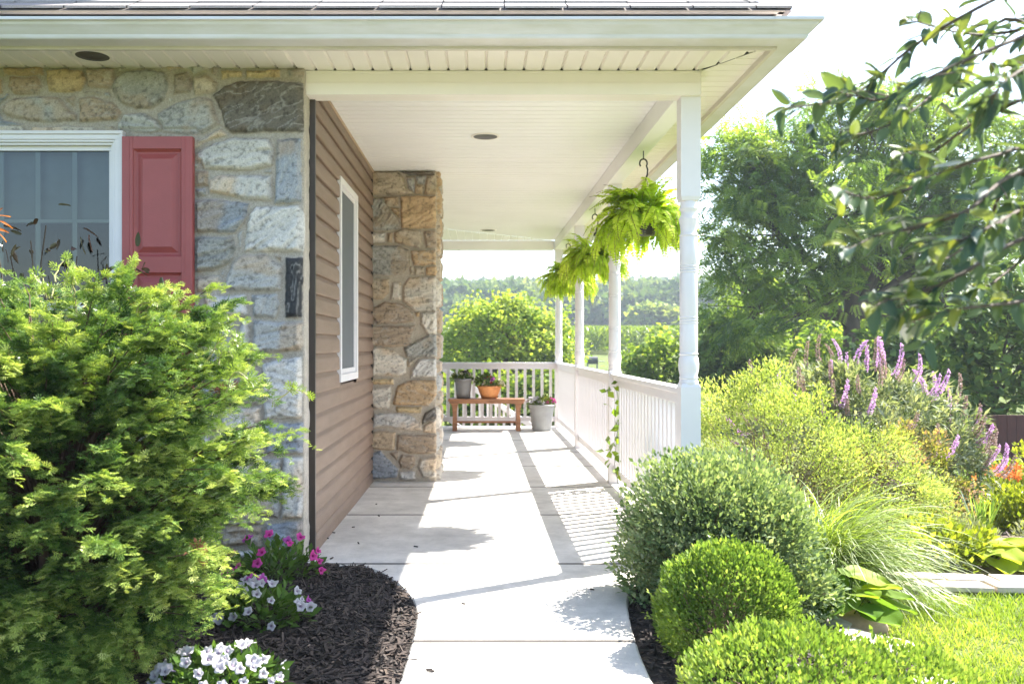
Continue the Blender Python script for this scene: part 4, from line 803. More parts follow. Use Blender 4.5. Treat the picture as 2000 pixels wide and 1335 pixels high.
# ---- false cypress at the left: layered flat fan sprays on reddish branches
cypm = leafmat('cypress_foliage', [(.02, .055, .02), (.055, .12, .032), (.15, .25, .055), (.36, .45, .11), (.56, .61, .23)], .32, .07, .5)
def cypress():
    rng = np.random.default_rng(71); B = np.array([-1.47, 3.10, -.02]); t_ = thing('cypress_shrub', 'big feathery yellow-green conifer shrub spreading in front of the window', 'shrub', B)
    g = Geo(); gb = Geo(); PP, DD, NN, SS, TT = [], [], [], [], []
    for k in range(470):
        z = .06 + 1.30 * (np.round(rng.uniform() ** .85 * 11 + .4 * math.sin(k)) / 11); z = max(.05, z * 1.02 + rng.normal(0, .022)); rmax = np.interp(z, [0, .10, .25, .42, .65, .85, 1.1, 1.3, 1.45], [.15, .27, .42, .54, .66, .71, .67, .55, .30]); az = rng.uniform(0, 2 * math.pi)
        rr = rmax * rng.uniform(.82, 1.12) if rng.uniform() < .8 else rmax * rng.uniform(.45, .75); lump = 1 + .10 * math.sin(az * 5 + z * 9) + .07 * math.sin(az * 3 - z * 14)
        tip = np.array([rr * lump * math.cos(az) * 1.06, rr * lump * math.sin(az) * .92, z]); root = np.array([.05 * math.cos(az), .05 * math.sin(az), max(.05, z * .55 - .1)])
        tip[0] = min(tip[0], rng.uniform(-.80, -.70) - B[0]); s = np.linspace(0, 1, 9)[:, None]; pts = root * (1 - s) + tip * s; pts[:, 2] += .10 * np.sin(s[:, 0] * math.pi) - .02; pts[1:] += rng.normal(0, .010, (8, 3))
        gb.tube(pts, np.linspace(.006, .0014, 9), 5, cap=False); dr = unit(pts[-1] - pts[-3]); side = unit(np.cross(dr, [0, 0, 1.])); bt = rng.normal(0, .12)
        for j in range(22):
            q = rng.uniform(.32, 1.0) ** .8; x = q * 8; i_ = min(int(x), 7); p = pts[i_] + (pts[i_ + 1] - pts[i_]) * (x - i_); sg = rng.choice([-1, 1])
            d = unit(dr * rng.uniform(.6, 1.2) + side * sg * rng.uniform(.15, .95) + np.array([0, 0, rng.uniform(-.35, .40)])); ln = rng.uniform(.07, .17) * (1.25 - .5 * q); m_ = int(ln / .011) + 2
            u = np.linspace(.1, 1, m_)[:, None]; tp = p + d * ln * u; tp[:, 2] -= ln * .35 * u[:, 0] ** 2; tp += rng.normal(0, .004, (m_, 3))
            sw_ = unit(np.cross(d, [0, 0, 1.]) + 1e-6); sgn = np.where(np.arange(m_) % 2, 1, -1)[:, None]
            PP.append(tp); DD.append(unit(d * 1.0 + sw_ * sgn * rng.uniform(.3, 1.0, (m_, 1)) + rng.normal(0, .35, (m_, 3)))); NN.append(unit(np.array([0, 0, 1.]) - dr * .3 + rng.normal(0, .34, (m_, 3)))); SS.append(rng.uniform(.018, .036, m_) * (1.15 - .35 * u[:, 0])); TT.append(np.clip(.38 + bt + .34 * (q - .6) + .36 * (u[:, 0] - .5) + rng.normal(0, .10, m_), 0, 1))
    P_, D, Nn, S, Ti = map(np.concatenate, (PP, DD, NN, SS, TT)); Rm = frames(D, Nn); pk = rng.integers(0, 3, len(P_))
    prot = []
    for v in range(3):
        V, F = [], []
        for a in (0, -.95, .9, -.62, .58, -.3, .28):
            for c0, c1_, wd in ((0 if a in (0, -.95, .9) else .4, .6, .075), (.5, 1.0, .07)):
                f = (1 - .25 * abs(a)); a2 = a * (.8 + .4 * c1_) + rng.normal(0, .08); e0 = np.array([math.sin(a) * c0, math.cos(a) * c0]) * f; e1 = np.array([math.sin(a2) * c1_, math.cos(a2) * c1_]) * f; mm = (e0 + e1) / 2; pr_ = np.array([(e1 - e0)[1], -(e1 - e0)[0]]); pr_ = pr_ / np.linalg.norm(pr_) * wd * rng.uniform(.8, 1.3); k = len(V)
                for pt, zz in ((e0, 0), (mm + pr_, .05), (e1, rng.uniform(-.06, .10)), (mm - pr_, .05)): V.append((pt[0], pt[1], zz - .12 * pt[1] ** 2))
                F.append((k, k + 1, k + 2, k + 3))
        prot.append((np.array(V), np.array(F), np.full(len(F), .5)))
    for v in range(3):
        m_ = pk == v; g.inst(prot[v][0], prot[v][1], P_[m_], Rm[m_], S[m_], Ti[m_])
    # thin leader whips above the crown
    for k in range(34):
        az = rng.uniform(0, 6.28); rr = rng.uniform(.0, .8); z = np.interp(rr, [0, .5, .8], [1.38, 1.26, .95]) + rng.uniform(-.04, .02); s = np.linspace(0, 1, 9)[:, None]
        p0 = np.array([rr * math.cos(az), rr * math.sin(az), z]); d = unit(np.array([math.cos(az) * .6, math.sin(az) * .6, rng.uniform(.4, 1.4)])); ln = rng.uniform(.08, .24)
        pts = p0 + d * ln * s; pts[:, 2] -= ln * .7 * s[:, 0] ** 2.5; pts += np.cumsum(rng.normal(0, .006, (9, 3)), 0); gb.tube(pts, np.linspace(.003, .0012, 9), 4, 1, cap=False)
        m_ = 10; ii = rng.integers(1, 9, m_); dd = unit(rdir(rng, m_) + d); tv, tf, tt = prot[0]
        g.inst(tv, tf, pts[ii], frames(dd, rdir(rng, m_)), rng.uniform(.02, .045, m_), .62)
    # withered brown tufts
    dead = Geo()
    for k in range(5):
        p = P_[rng.integers(len(P_), size=14)][:1] + rng.normal(0, .015, (14, 3)); tv, tf, tt = prot[2]; dead.inst(tv, tf, p, frames(rdir(rng, 14), rdir(rng, 14)), rng.uniform(.03, .05, 14), .5)
    trunkp = [(0, 0, 0), (.02, .01, .3), (-.01, .02, .7), (.01, 0, 1.15)]; gb.tube(trunkp, [.05, .042, .03, .012], 10)
    for k in range(5):
        a = k * 1.26; gb.tube([(.02 * math.cos(a), .02 * math.sin(a), .02), (.2 * math.cos(a), .2 * math.sin(a), .25), (.38 * math.cos(a), .36 * math.sin(a), .7)], [.03, .022, .01], 8)
    g.build('foliage', cypm).parent = t_; gb.build('branches', [plain('red_bark', (.10, .06, .04), .85, .35, 10, .5, 50), plain('pale_whip', (.36, .34, .14), .7, .2)]).parent = t_
    dead.build('withered_tuft', plain('withered_brown', (.22, .08, .04), .8, .3)).parent = t_
cypress()

def big_leaf(ns=12, nw=8, wd=.46, cup=.16, heart=True):
    s = np.linspace(0, 1, ns); u = np.linspace(-1, 1, nw); V = []
    for a in s:
        w_ = wd * (math.sin(min(1, (a * .93 + .07)) * math.pi) ** .62) * (1.15 - .45 * a)
        for b_ in u:
            y = a - (.17 * abs(b_) ** 1.5 * (1 - a) ** 3 if heart else 0); V.append((b_ * w_, y, cup * abs(b_) ** 1.6 * (.5 + .5 * math.sin(a * 9) * .3) - .22 * a * a + .015 * math.sin(b_ * 14)))
    i = np.arange(ns - 1)[:, None] * nw; j = np.arange(nw - 1)[None]; F = np.stack([i + j, i + j + 1, i + nw + j + 1, i + nw + j], -1).reshape(-1, 4); return np.array(V), F
# ---- dark purple-leaved shrub in front of the window
purp = leafmat('purple_leaf', [(.04, .05, .035), (.08, .05, .045), (.07, .10, .05), (.09, .06, .045)], .3, .06, .4, tcol=(3.5, 1.6, .4))
def purple():
    rng = np.random.default_rng(73); B = np.array([-2.1, 4.35, -.02]); t_ = thing('purple_leaf_shrub', 'dark maroon leaved shrub between the conifer and the window', 'shrub', B); g = Geo(); gl = Geo()
    tips = [P(px, py, Yd) - B for px, py, Yd in ((90, 440, 4.3), (150, 500, 4.35), (60, 470, 4.2), (215, 545, 4.4), (265, 540, 4.45), (20, 500, 4.3), (120, 560, 4.3), (-40, 430, 4.2), (60, 545, 4.4), (-60, 520, 4.3), (170, 580, 4.5), (-120, 470, 4.2), (300, 620, 4.5))]
    stems(g, rng, (0, 0, 0), tips, .010, .003, 8, .05)
    tv, tf = big_leaf(7, 6, .17, .10, False)
    for tp in tips:
        n = 6; q = np.array(tp) + rng.normal(0, .06, (n, 3)) * (1.2, .6, 1.0); d = unit(rdir(rng, n) + np.array([0, 0, -.35])); gl.inst(tv, tf, q, frames(d, unit(rdir(rng, n) + [0, -.2, .7])), rng.uniform(.05, .085, n), rng.uniform(0, 1, n), 0, True)
    org = [P(*a) - B for a in ((-8, 422, 3.45), (-2, 432, 3.45), (-14, 445, 3.45), (-8, 452, 3.45), (-14, 430, 3.45), (-20, 460, 3.45))]
    d = unit(np.array([(.9, -.1, .1), (.9, 0, -.3), (.9, .1, -.15), (.8, 0, -.55), (.3, .2, .8), (.5, 0, -.6)])); gl.inst(tv, tf, np.array(org), frames(d, unit(rdir(rng, 6) + [0, -.6, .6])), np.full(6, .058), .5, 1, True)
    stems(g, rng, (0, 0, 0), [org[4]], .008, .002, 8, .02)
    gl.build('foliage', [purp, leafmat('orange_leaf', [(.35, .10, .02), (.45, .16, .03)], .55, .15)]).parent = t_; g.build('stem', bark).parent = t_
purple()

# ---- petunias in the left bed
petleaf = leafmat('petunia_leaf', [(.05, .10, .02), (.09, .17, .035), (.17, .25, .06)], .35, .08)
def petunia(label, loc, rad, nf, mats, seed, n=420, first=True):
    rng = np.random.default_rng(seed); t_ = thing('petunia_plant', label, 'flower', loc, 'petunias in the left bed'); g = Geo()
    clump(g, rng, (0, 0, .02), rad, n, .05, .45, .35, .30, shell=.25); g.build('foliage', petleaf).parent = t_
    gs = Geo(); stems(gs, rng, (0, 0, 0), [np.array(rad) * d * (1, 1, 1) for d in rdir(rng, 16) * [1, 1, .5] + [0, 0, .4]], .003, .0015, 6, .02); gs.build('stem', plain('petunia_stem', (.12, .18, .05), .7, .2)).parent = t_
    pr = [trumpet((.0215, .019, .0235)[i % 3], .028, seed + i).build('flower', m_) for i, m_ in enumerate(mats if len(mats) > 1 else mats * 4)]
    flowers(t_, rng, flower_spots(rng, (0, 0, .035), rad, nf, (.15, -.75, .45)), pr, (.62, 1.05)); return t_
petunia('bright pink petunias against the stone corner by the siding', (-1.02, 4.42, 0), (.24, .22, .21), 22, [pink_pet, pink_pet, pink_pet, mauve_pet], 81, 420)
petunia('white petunias in the shade beside the conifer shrub', (-.93, 3.74, 0), (.22, .18, .15), 30, [white_pet, white_pet, white_pet, white_pet, white_pet, mauve_pet], 82, 460)
petunia('sunlit white petunias at the bottom edge of the picture', (-.87, 3.0, 0), (.21, .18, .13), 46, [white_pet], 83, 520)

# ---- right side: clipped and loose shrubs
def dome(name, label, cat, loc, ells_, n, ln, lm, seed, tmpl=None, shell=.75, up=.6, out=1.0, twigs=40, tm=None, tint=None, wild=.5, group=None, nclump=0, csize=.1, twr=.004, shoots=0):
    """bush: leaves on shoots through the outer shell of a lumpy body, twigs inside"""
    lift = 0
    if loc[1] > 5: zg = float(gz(loc[0], loc[1])); lift = loc[2] - zg; loc = (loc[0], loc[1], zg)
    ells = [(np.array(c) + [0, 0, lift], r) for c, r in ells_]; rng = np.random.default_rng(seed); t_ = thing(name, label, cat, loc, group); g = Geo(); tv, tf = tmpl or fleaf_t(.28)
    if nclump:
        c, od, u = in_ell(rng, nclump, ells, shell, .8); c = c[outside(c, ells, .72)] if len(ells) > 1 else c; m_ = len(c); od_ = rdir(rng, m_) * .3 + c - np.array([0, 0, 0]); k = rng.integers(0, m_, n)
        cs = csize * rng.uniform(.6, 1.3, m_); q = rdir(rng, n) * (rng.uniform(0, 1, n) ** .45)[:, None]; p = c[k] + q * cs[k][:, None]; od = unit(q + unit(c - np.mean(c, 0))[k] * .8); ct = rng.normal(0, .16, m_)[k]
    else:
        p, od, u = in_ell(rng, int(n * 1.7), ells, shell, .7); k = outside(p, ells, .80) if len(ells) > 1 and shell > .5 else np.ones(len(p), bool); p = p[k][:n]; od = od[k][:n]; 
        ct = (fbm(p[:, 0] * 14 + p[:, 2] * 9, p[:, 1] * 14 + p[:, 2] * 5, seed, 2) - .5) * .8; p = p + od * (fbm(p[:, 0] * 9 + p[:, 2] * 11, p[:, 1] * 9 - p[:, 2] * 7, seed + 3, 3) - .5)[:, None] * .34 * np.mean(ells[0][1])
    k = p[:, 2] > -.02; p, od, ct = p[k], od[k], ct[k]; n = len(p)
    d = unit(od * out + np.array([0, 0, up]) + rdir(rng, n) * wild); nn = unit(rdir(rng, n) * .7 + np.array([0, 0, 1.]) + od * .3)
    t1 = np.clip((.5 if tint is None else tint) + ct + rng.normal(0, .16, n), 0, 1)
    g.inst(tv, tf, p, frames(d, nn), ln * rng.uniform(.65, 1.3, n), t1, 0, True)
    if shoots:
        ks = rng.integers(0, n, shoots); m_ = 7; u = np.tile(np.linspace(.1, 1, m_), shoots); dr = np.repeat(unit(od[ks] * .8 + [0, 0, .7] + rng.normal(0, .3, (shoots, 3))), m_, 0); ln_ = np.repeat(rng.uniform(.025, .075, shoots), m_); q = np.repeat(p[ks], m_, 0) + dr * (u * ln_)[:, None]
        g.inst(tv, tf, q, frames(unit(dr + rdir(rng, len(q)) * .8), rdir(rng, len(q)) + [0, 0, .6]), ln * rng.uniform(.6, 1.1, len(q)), np.clip(rng.normal(.7, .15, len(q)), 0, 1), 0, True)
    g.build('foliage', lm).parent = t_
    if twigs:
        gs = Geo(); tp, _, _ = in_ell(rng, twigs, ells, .6, .7); tp = tp[tp[:, 2] > .05]; stems(gs, rng, (0, 0, 0), tp, twr, twr * .35, 7, .05, 5, .06); gs.build('stem', tm or twigm).parent = t_
    return t_
euo = leafmat('small_grey_green_leaf', [(.08, .13, .06), (.17, .245, .115), (.29, .36, .20), (.48, .52, .36)], .35, .09, .4)
dome('euonymus_shrub', 'rounded grey-green small leaved shrub in front of the nearest post', 'shrub', (1.06, 4.16, -.05), [((0, 0, .40), (.44, .40, .34)), ((.16, -.05, .30), (.32, .32, .31)), ((-.22, .02, .22), (.24, .28, .27)), ((.30, -.16, .14), (.20, .22, .15))], 46000, .027, euo, 91, shell=.12, up=.7, twigs=110, tm=redtwig, wild=.8, tint=.42, shoots=130)
box1 = leafmat('bright_boxwood_leaf', [(.05, .10, .025), (.115, .20, .042), (.20, .295, .065), (.33, .41, .12)], .42, .05, .4)
dome('boxwood_ball', 'neatly clipped bright green boxwood ball beside the walk', 'shrub', (.915, 3.43, -.06), [((0, 0, .20), (.262, .25, .245)), ((.08, .02, .24), (.17, .2, .19))], 17000, .019, box1, 92, fleaf_t(.30), shell=.78, up=1.0, twigs=50, wild=.55, tint=.45, shoots=90)
dome('low_boxwood', 'low spreading yellow-green boxwood at the bottom right edge', 'shrub', (1.03, 2.86, -.06), [((-.05, 0, .12), (.36, .28, .20)), ((.28, .02, .07), (.30, .26, .18)), ((.0, -.22, .08), (.34, .26, .17))], 17000, .021, box1, 93, fleaf_t(.27), shell=.78, up=1.1, twigs=50, wild=.65, tint=.6, shoots=130)
spi = leafmat('golden_spirea_leaf', [(.10, .155, .04), (.21, .285, .075), (.34, .41, .12), (.50, .54, .22)], .42, .06, .5)
dome('golden_spirea', 'loose golden yellow-green shrub beside the nearest white post', 'shrub', (1.95, 5.95, -.12), [((0, 0, .50), (.58, .55, .52)), ((.40, -.05, .38), (.5, .48, .42)), ((-.38, .05, .62), (.34, .4, .5)), ((.62, -.22, .24), (.42, .4, .30)), ((-.1, -.05, .85), (.3, .3, .28))], 32000, .025, spi, 94, fleaf_t(.20), shell=.6, up=.6, twigs=90, wild=.9, tint=.55, nclump=380, csize=.12)
bud = leafmat('butterfly_bush_leaf', [(.07, .11, .055), (.15, .20, .10), (.28, .32, .21), (.42, .44, .34)], .35, .08, .5)
bb_e = [((0, 0, .62), (.66, .62, .62)), ((.42, 0, .50), (.55, .5, .50)), ((-.36, 0, .60), (.48, .5, .55)), ((.72, -.05, .30), (.38, .4, .34))]
bb_z = -.2 - float(gz(3.02, 7.35)); bbush = dome('butterfly_bush', 'tall silvery butterfly bush with purple flower spikes', 'shrub', (3.02, 7.35, -.2), bb_e, 15000, .075, bud, 95, fleaf_t(.13, .04, .4, .15), shell=.55, up=.35, twigs=80, wild=.9, tint=.5, nclump=330, csize=.14)
def spike(seed, m_, ln=.17):
    rng = np.random.default_rng(seed); g = Geo(); n = 230; s = rng.uniform(0, 1, n); a = rng.uniform(0, 6.28, n); r = .016 * (1 - s) ** .55 + .003; c = np.stack([.075 * s ** 2, 0 * s, s * ln], -1)
    o = np.stack([np.cos(a), np.sin(a), 0 * a], -1); g.inst(*dia_t(.4, .1), c + o * r[:, None] * .5, frames(unit(o + [0, 0, .4]), rdir(rng, n)), rng.uniform(.008, .014, n), np.clip(rng.beta(2, 2, n), 0, 1))
    g.tube([(0, 0, -.06), (0, 0, 0), (.018, 0, ln * .5), (.075, 0, ln)], [.002, .002, .002, .001], 4, 1); return g.build('flower_spike', [m_, petleaf])
lil = leafmat('purple_floret', [(.54, .30, .55), (.66, .44, .68), (.76, .60, .76)], .35, .03, .6, tcol=(1.2, 1, 1.2)); fade = leafmat('faded_floret', [(.32, .24, .16), (.40, .30, .26), (.45, .3, .40)], .3, .03, .6, tcol=(1.1, 1, .9))
rng = np.random.default_rng(96); pr = [spike(1, lil), spike(3, fade, .15), spike(4, lil, .14), spike(5, fade, .19)]
bb_e = [(np.array(c) + [0, 0, bb_z], r) for c, r in bb_e]; pts, od, _ = in_ell(rng, 400, bb_e, .97, 1); k = outside(pts, bb_e, .97) & (pts[:, 2] > .45) & (od[:, 1] < .5); pts, od = pts[k][:84], od[k][:84]
for i, (p_, d_) in enumerate(zip(pts, od)):
    f = pr[i % 4] if i < 4 else copy_part(pr[i % 4], bbush); f.parent = bbush; f.location = p_; f.rotation_euler = Vector(unit(d_ + np.array([rng.normal(0, .25), rng.normal(0, .25), .3]))).to_track_quat('Z', 'X').to_euler(); f.scale = [rng.uniform(.9, 1.5)] * 3

# ---- arching grasses and strap leaves
def blades(g, rng, n, base_r, ln, wd, lean, seg=9, bend=1.6, tint=(.5, .2), az=None, mat=0):
    a = rng.uniform(0, 2 * math.pi, n) if az is None else rng.normal(az[0], az[1], n); L_ = ln * rng.uniform(.6, 1.15, n); th0 = rng.uniform(*lean, n); bd = bend * rng.uniform(.6, 1.25, n); w_ = wd * rng.uniform(.6, 1.2, n)
    rb = base_r * np.sqrt(rng.uniform(0, 1, n)); ab = rng.uniform(0, 6.28, n); x = rb * np.cos(ab); y = rb * np.sin(ab); s = np.linspace(0, 1, seg); th = th0[:, None] - bd[:, None] * s[None] ** 1.4
    th = np.maximum(th, -1.2); dr = np.cumsum(np.cos(th), 1) * (L_ / seg)[:, None]; dz = np.cumsum(np.sin(th), 1) * (L_ / seg)[:, None]; dr -= dr[:, :1]; dz -= dz[:, :1]
    tw = a[:, None] + rng.normal(0, .15, n)[:, None] * s
    c = np.stack([x[:, None] + dr * np.cos(tw), y[:, None] + dr * np.sin(tw), np.maximum(dz, .012 + .01 * rng.uniform(0, 1, (n, 1)))], -1); sd_ = np.stack([-np.sin(a), np.cos(a), rng.normal(0, .3, n)], -1)[:, None]
    prof = np.minimum(1, 1.5 * (1 - s) ** .7 + .02) * np.minimum(1, .5 + s * 3); hw2 = (w_[:, None] * prof[None] / 2)[..., None]
    V = np.stack([c - sd_ * hw2, c + sd_ * hw2], 2).reshape(n, -1, 3); i = np.arange(seg - 1)[:, None] * 2; F0 = np.concatenate([i, i + 1, i + 3, i + 2], 1)
    F = (F0[None] + (np.arange(n) * seg * 2)[:, None, None]).reshape(-1, 4); t1 = np.clip(rng.normal(*tint, n), 0, 1); g.add(V.reshape(-1, 3), F, mat, np.clip(np.repeat(t1, seg - 1), 0, 1), True)
grassm = leafmat('grass_blade', [(.08, .14, .02), (.17, .25, .04), (.26, .35, .09), (.38, .43, .16)], .45, .03, .5)
def grass(label, loc, seed, n, ln, wd, r, cat='ornamental grass', name='ornamental_grass', lean=(.5, 1.5), bend=1.7, m_=None, tint=(.5, .22), group=None, az=None):
    rng = np.random.default_rng(seed); t_ = thing(name, label, cat, loc, group); g = Geo(); blades(g, rng, n, r, ln, wd, lean, 10, bend, tint)
    if az: blades(g, rng, n // 2, r, ln * 1.15, wd, lean, 10, bend, tint, az)
    g.build('blades', m_ or grassm).parent = t_; return t_
grass('large fountain of arching grass blades behind the grey-green shrub', (1.74, 4.72, -.10), 101, 1500, .76, .0065, .15, az=(-.7, .7))
lilym = leafmat('daylily_leaf', [(.07, .12, .02), (.14, .20, .03), (.28, .30, .06)], .4, .1)
def daylily(label, loc, seed, nb, nf, colr, hh=(.38, .54)):
    loc = (loc[0], loc[1], float(gz(loc[0], loc[1]))); rng = np.random.default_rng(seed); t_ = thing('daylily', label, 'flower', loc); g = Geo(); blades(g, rng, nb, .16, .50, .016, (.7, 1.5), 9, 1.9, (.5, .2)); g.build('foliage', lilym).parent = t_
    gs = Geo(); pr = None; m_ = petals('lily_petal_%d' % seed, colr, (.6, .3, .03))
    for k in range(nf):
        a = rng.uniform(0, 6.28); r = rng.uniform(.05, .28); h_ = rng.uniform(*hh); tp = np.array([r * math.cos(a), r * math.sin(a), h_]); gs.tube([(.03 * math.cos(a), .03 * math.sin(a), 0), (tp[0] * .6, tp[1] * .6, h_ * .6), tp], [.003, .0025, .002], 5)
        if pr is None:
            gg = Geo(); an = np.arange(6) * math.pi / 3; tv = [(0, 0, 0), (.16, .45, .10), (.12, .8, .16), (0, 1, .08), (-.12, .8, .16), (-.16, .45, .10)]; d = np.stack([np.cos(an), np.sin(an), .55 + 0 * an], -1)
            gg.inst(tv, [(0, 1, 2, 3), (0, 3, 4, 5)], np.zeros((6, 3)), frames(unit(d), np.stack([-np.cos(an), -np.sin(an), 1 + 0 * an], -1)), .062, .85, 0, True); pr = gg.build('flower', m_); f = pr
        else: f = copy_part(pr, t_)
        f.parent = t_; f.location = tp; f.rotation_euler = (rng.uniform(.2, 1.2), rng.uniform(-.5, .5), rng.uniform(-.8, .8)); f.scale = [rng.uniform(.8, 1.2)] * 3
    gs.build('stem', petleaf).parent = t_
daylily('orange daylilies in front of the dark red fence', (4.95, 8.6, 0), 111, 420, 18, (.75, .20, .05))
daylily('coral pink flowering clump beside the butterfly bush', (4.10, 8.0, 0), 112, 140, 11, (.72, .30, .24), (.22, .36))
irism = leafmat('iris_leaf', [(.08, .16, .04), (.15, .25, .06), (.26, .36, .12)], .4, .1)
for lab, lo, sd, n, ln in (('tall green iris fans behind the daylilies', (4.85, 9.0, -.52), 121, 150, .62), ('short upright iris fan on the bare soil', (3.35, 6.05, -.14), 122, 46, .36), ('iris fan with a few blades beside the grass fountain', (2.98, 6.15, -.12), 123, 24, .30)):
    grass(lab, lo, sd, n, ln, .015, .10 if n > 50 else .06, 'iris', 'iris', (1.2, 1.6), .25, irism, (.5, .2), 'iris fans in the perennial bed')
pink = leafmat('rose_shrub_leaf', [(.08, .11, .02), (.20, .22, .05), (.34, .28, .14), (.42, .24, .20)], .4, .06)
dome('rose_spirea', 'pinkish-green fading shrub in front of the butterfly bush', 'shrub', (3.0, 6.55, -.12), [((0, 0, .32), (.42, .38, .36)), ((.3, -.05, .25), (.3, .3, .28))], 6000, .032, pink, 131, shell=.5, twigs=60, wild=.9, tint=.5, nclump=130, csize=.09)
sil = leafmat('silver_leaf', [(.12, .15, .10), (.25, .28, .20), (.38, .40, .32)], .3, .05)
for lab, lo, sd, r in (('pale silvery low cushion on the soil by the pavers', (2.92, 5.55, -.12), 141, .26), ('silver green wispy mound right of the silvery cushion', (3.75, 5.75, -.12), 142, .34)):
    dome('silver_mound', lab, 'plant', lo, [((0, 0, .05), (r, r * .8, .17))], 3000, .035, sil, sd, dia_t(.10), shell=.3, up=.9, twigs=0, wild=.8, group='silver cushions in the perennial bed')
yel = leafmat('yellow_green_leaf', [(.09, .14, .02), (.22, .27, .03), (.40, .42, .06)], .45, .08)
for lab, lo, ee, n, sd in (('yellow-green wispy plants at the right picture edge behind the hostas', (3.98, 6.7, -.25), (.3, .3, .26), 3400, 151), ('low green filler plants behind the daylilies', (6.0, 9.6, -.5), (.7, .5, .42), 5000, 152), ('low leafy ground plants along the paver strip left of the golden hosta', (2.62, 5.22, -.12), (.36, .20, .17), 2600, 153)):
    dome('leafy_perennial', lab, 'plant', lo, [((0, 0, ee[2] * .4), ee)], n, .045, yel, sd, shell=.3, up=.7, twigs=30, wild=.8, nclump=70, csize=.11)
hostm = leafmat('hosta_leaf', [(.05, .12, .02), (.10, .19, .03), (.26, .34, .04), (.42, .46, .07)], .5, .05, .4)
def hosta(name, label, loc, n, ln, seed, tint, r=.12, h_=.16, flat=.35, group=None):
    rng = np.random.default_rng(seed); t_ = thing(name, label, 'plant', loc, group); g = Geo(); gs = Geo(); tv, tf = big_leaf()
    for k in range(n):
        a = k * 2.4 + rng.uniform(-.3, .3); q = math.sqrt((k + .5) / n); hh = h_ * (1.15 - q * .75) * rng.uniform(.8, 1.15); p0 = np.array([r * q * math.cos(a), r * q * math.sin(a), hh]); o_ = np.array([math.cos(a), math.sin(a), 0])
        d = unit(o_ + np.array([0, 0, rng.uniform(-.25, .45) * (1.2 - q)])); nn = unit(np.array([0, 0, 1.]) - o_ * .2 + rng.normal(0, .22, 3)); S = ln * rng.uniform(.75, 1.15)
        g.inst(tv, tf, p0[None], frames(d[None], nn[None]), np.array([S]), float(np.clip(tint + rng.normal(0, .15), 0, 1)), 0, True); gs.tube([(0, 0, 0), p0 * .6, p0], [.004, .003, .002], 5)
    g.build('leaves', hostm).parent = t_; gs.build('stem', petleaf).parent = t_
hosta('round_leaf_plant', 'plant with big round glossy green leaves by the rocks', (1.64, 4.06, -.09), 26, .165, 161, .42, .17, .19)
hosta('golden_hosta', 'golden hosta with broad leaves beside the paver strip', (2.93, 5.22, -.12), 20, .19, 162, .78, .15, .13)
hosta('golden_hosta', 'smaller golden hosta nearer the right picture edge', (3.2, 5.14, -.12), 16, .17, 163, .7, .15, .12)
vinem = leafmat('vine_leaf', [(.07, .14, .015), (.16, .26, .03), (.30, .40, .06)], .5, .1)
rng = np.random.default_rng(171); t_ = thing('climbing_vine', 'young green vine climbing the white railing by the second post', 'vine', (1.08, 7.2, 0)); g = Geo(); gs = Geo(); pts = np.array([(.0, -.05, 0), (-.02, .05, .2), (.0, .1, .4), (.03, .08, .62), (.0, .12, .82)]) ; gs.tube(pts, [.003, .0025, .002, .002, .001], 5); gs.tube([(0, -.05, .0), (-.03, -.25, .05), (-.02, -.45, .03)], [.003, .002, .001], 5); gs.build('stem', petleaf).parent = t_
n = 64; k = rng.uniform(0, 1, n) ** .8; q = np.stack([np.interp(k, np.linspace(0, 1, 5), pts[:, i]) for i in range(3)], -1) + rng.normal(0, .045, (n, 3)); g.inst(*fleaf_t(.40, .05, .4, .1), q, frames(unit(rdir(rng, n) + [-.4, -.2, -.2]), unit(rdir(rng, n) + [-.6, -.5, .5])), rng.uniform(.05, .09, n), rng.beta(2, 2, n), 0, True)
q = np.array([(-.03, -.25, .06), (-.02, -.4, .05), (0, -.3, .04), (.02, -.45, .04)]); g.inst(*fleaf_t(.40), q, frames(unit(rdir(rng, 4)), unit(rdir(rng, 4) + [0, 0, 1.])), np.full(4, .08), .5, 0, True); g.build('foliage', vinem).parent = t_

# ---- near lawn
lawnb = leafmat('lawn_blade', [(.10, .17, .03), (.19, .28, .05), (.30, .39, .08), (.42, .46, .16)], .45, .06)
rng = np.random.default_rng(181); n = 52000; x = rng.uniform(1.35, 3.6, n); y = rng.uniform(2.0, 4.85, n); k = (x > np.interp(y, [2, 3.1, 3.5, 3.8, 4.1, 4.6], [1.66, 1.70, 1.74, 1.66, 1.72, 1.75])) & (y < 4.74 - .05 * (x - 1.7)) & (x < (y * 1.057 / 1.764 + .35)); x, y = x[k], y[k]; n = len(x)
d = unit(rdir(rng, n) * [.55, .55, .2] + [0, 0, .8]); g = Geo(); tv = [(-.05, 0, 0), (.05, 0, 0), (.04, .55, .04), (0, 1, .16), (-.04, .55, .04)]
hgt = rng.uniform(.016, .038, n) * (1 + .5 * fbm(x * 5, y * 5, 3, 2)); ti = np.clip(.2 + .7 * fbm(x * 6, y * 6, 5, 3) + rng.normal(0, .13, n), 0, 1); Rm = frames(d, rdir(rng, n)); ps = np.stack([x, y, gz(x, y) - .004], -1)
g.inst(tv, [(0, 1, 2, 4)], ps, Rm, np.stack([hgt * 1.2, hgt, hgt], -1), ti); g.inst(tv, [(4, 2, 3)], ps, Rm, np.stack([hgt * 1.2, hgt, hgt], -1), ti); tag(g.build('lawn_grass', lawnb), 'short sunlit lawn grass right of the edging rocks', 'grass', kind='stuff')
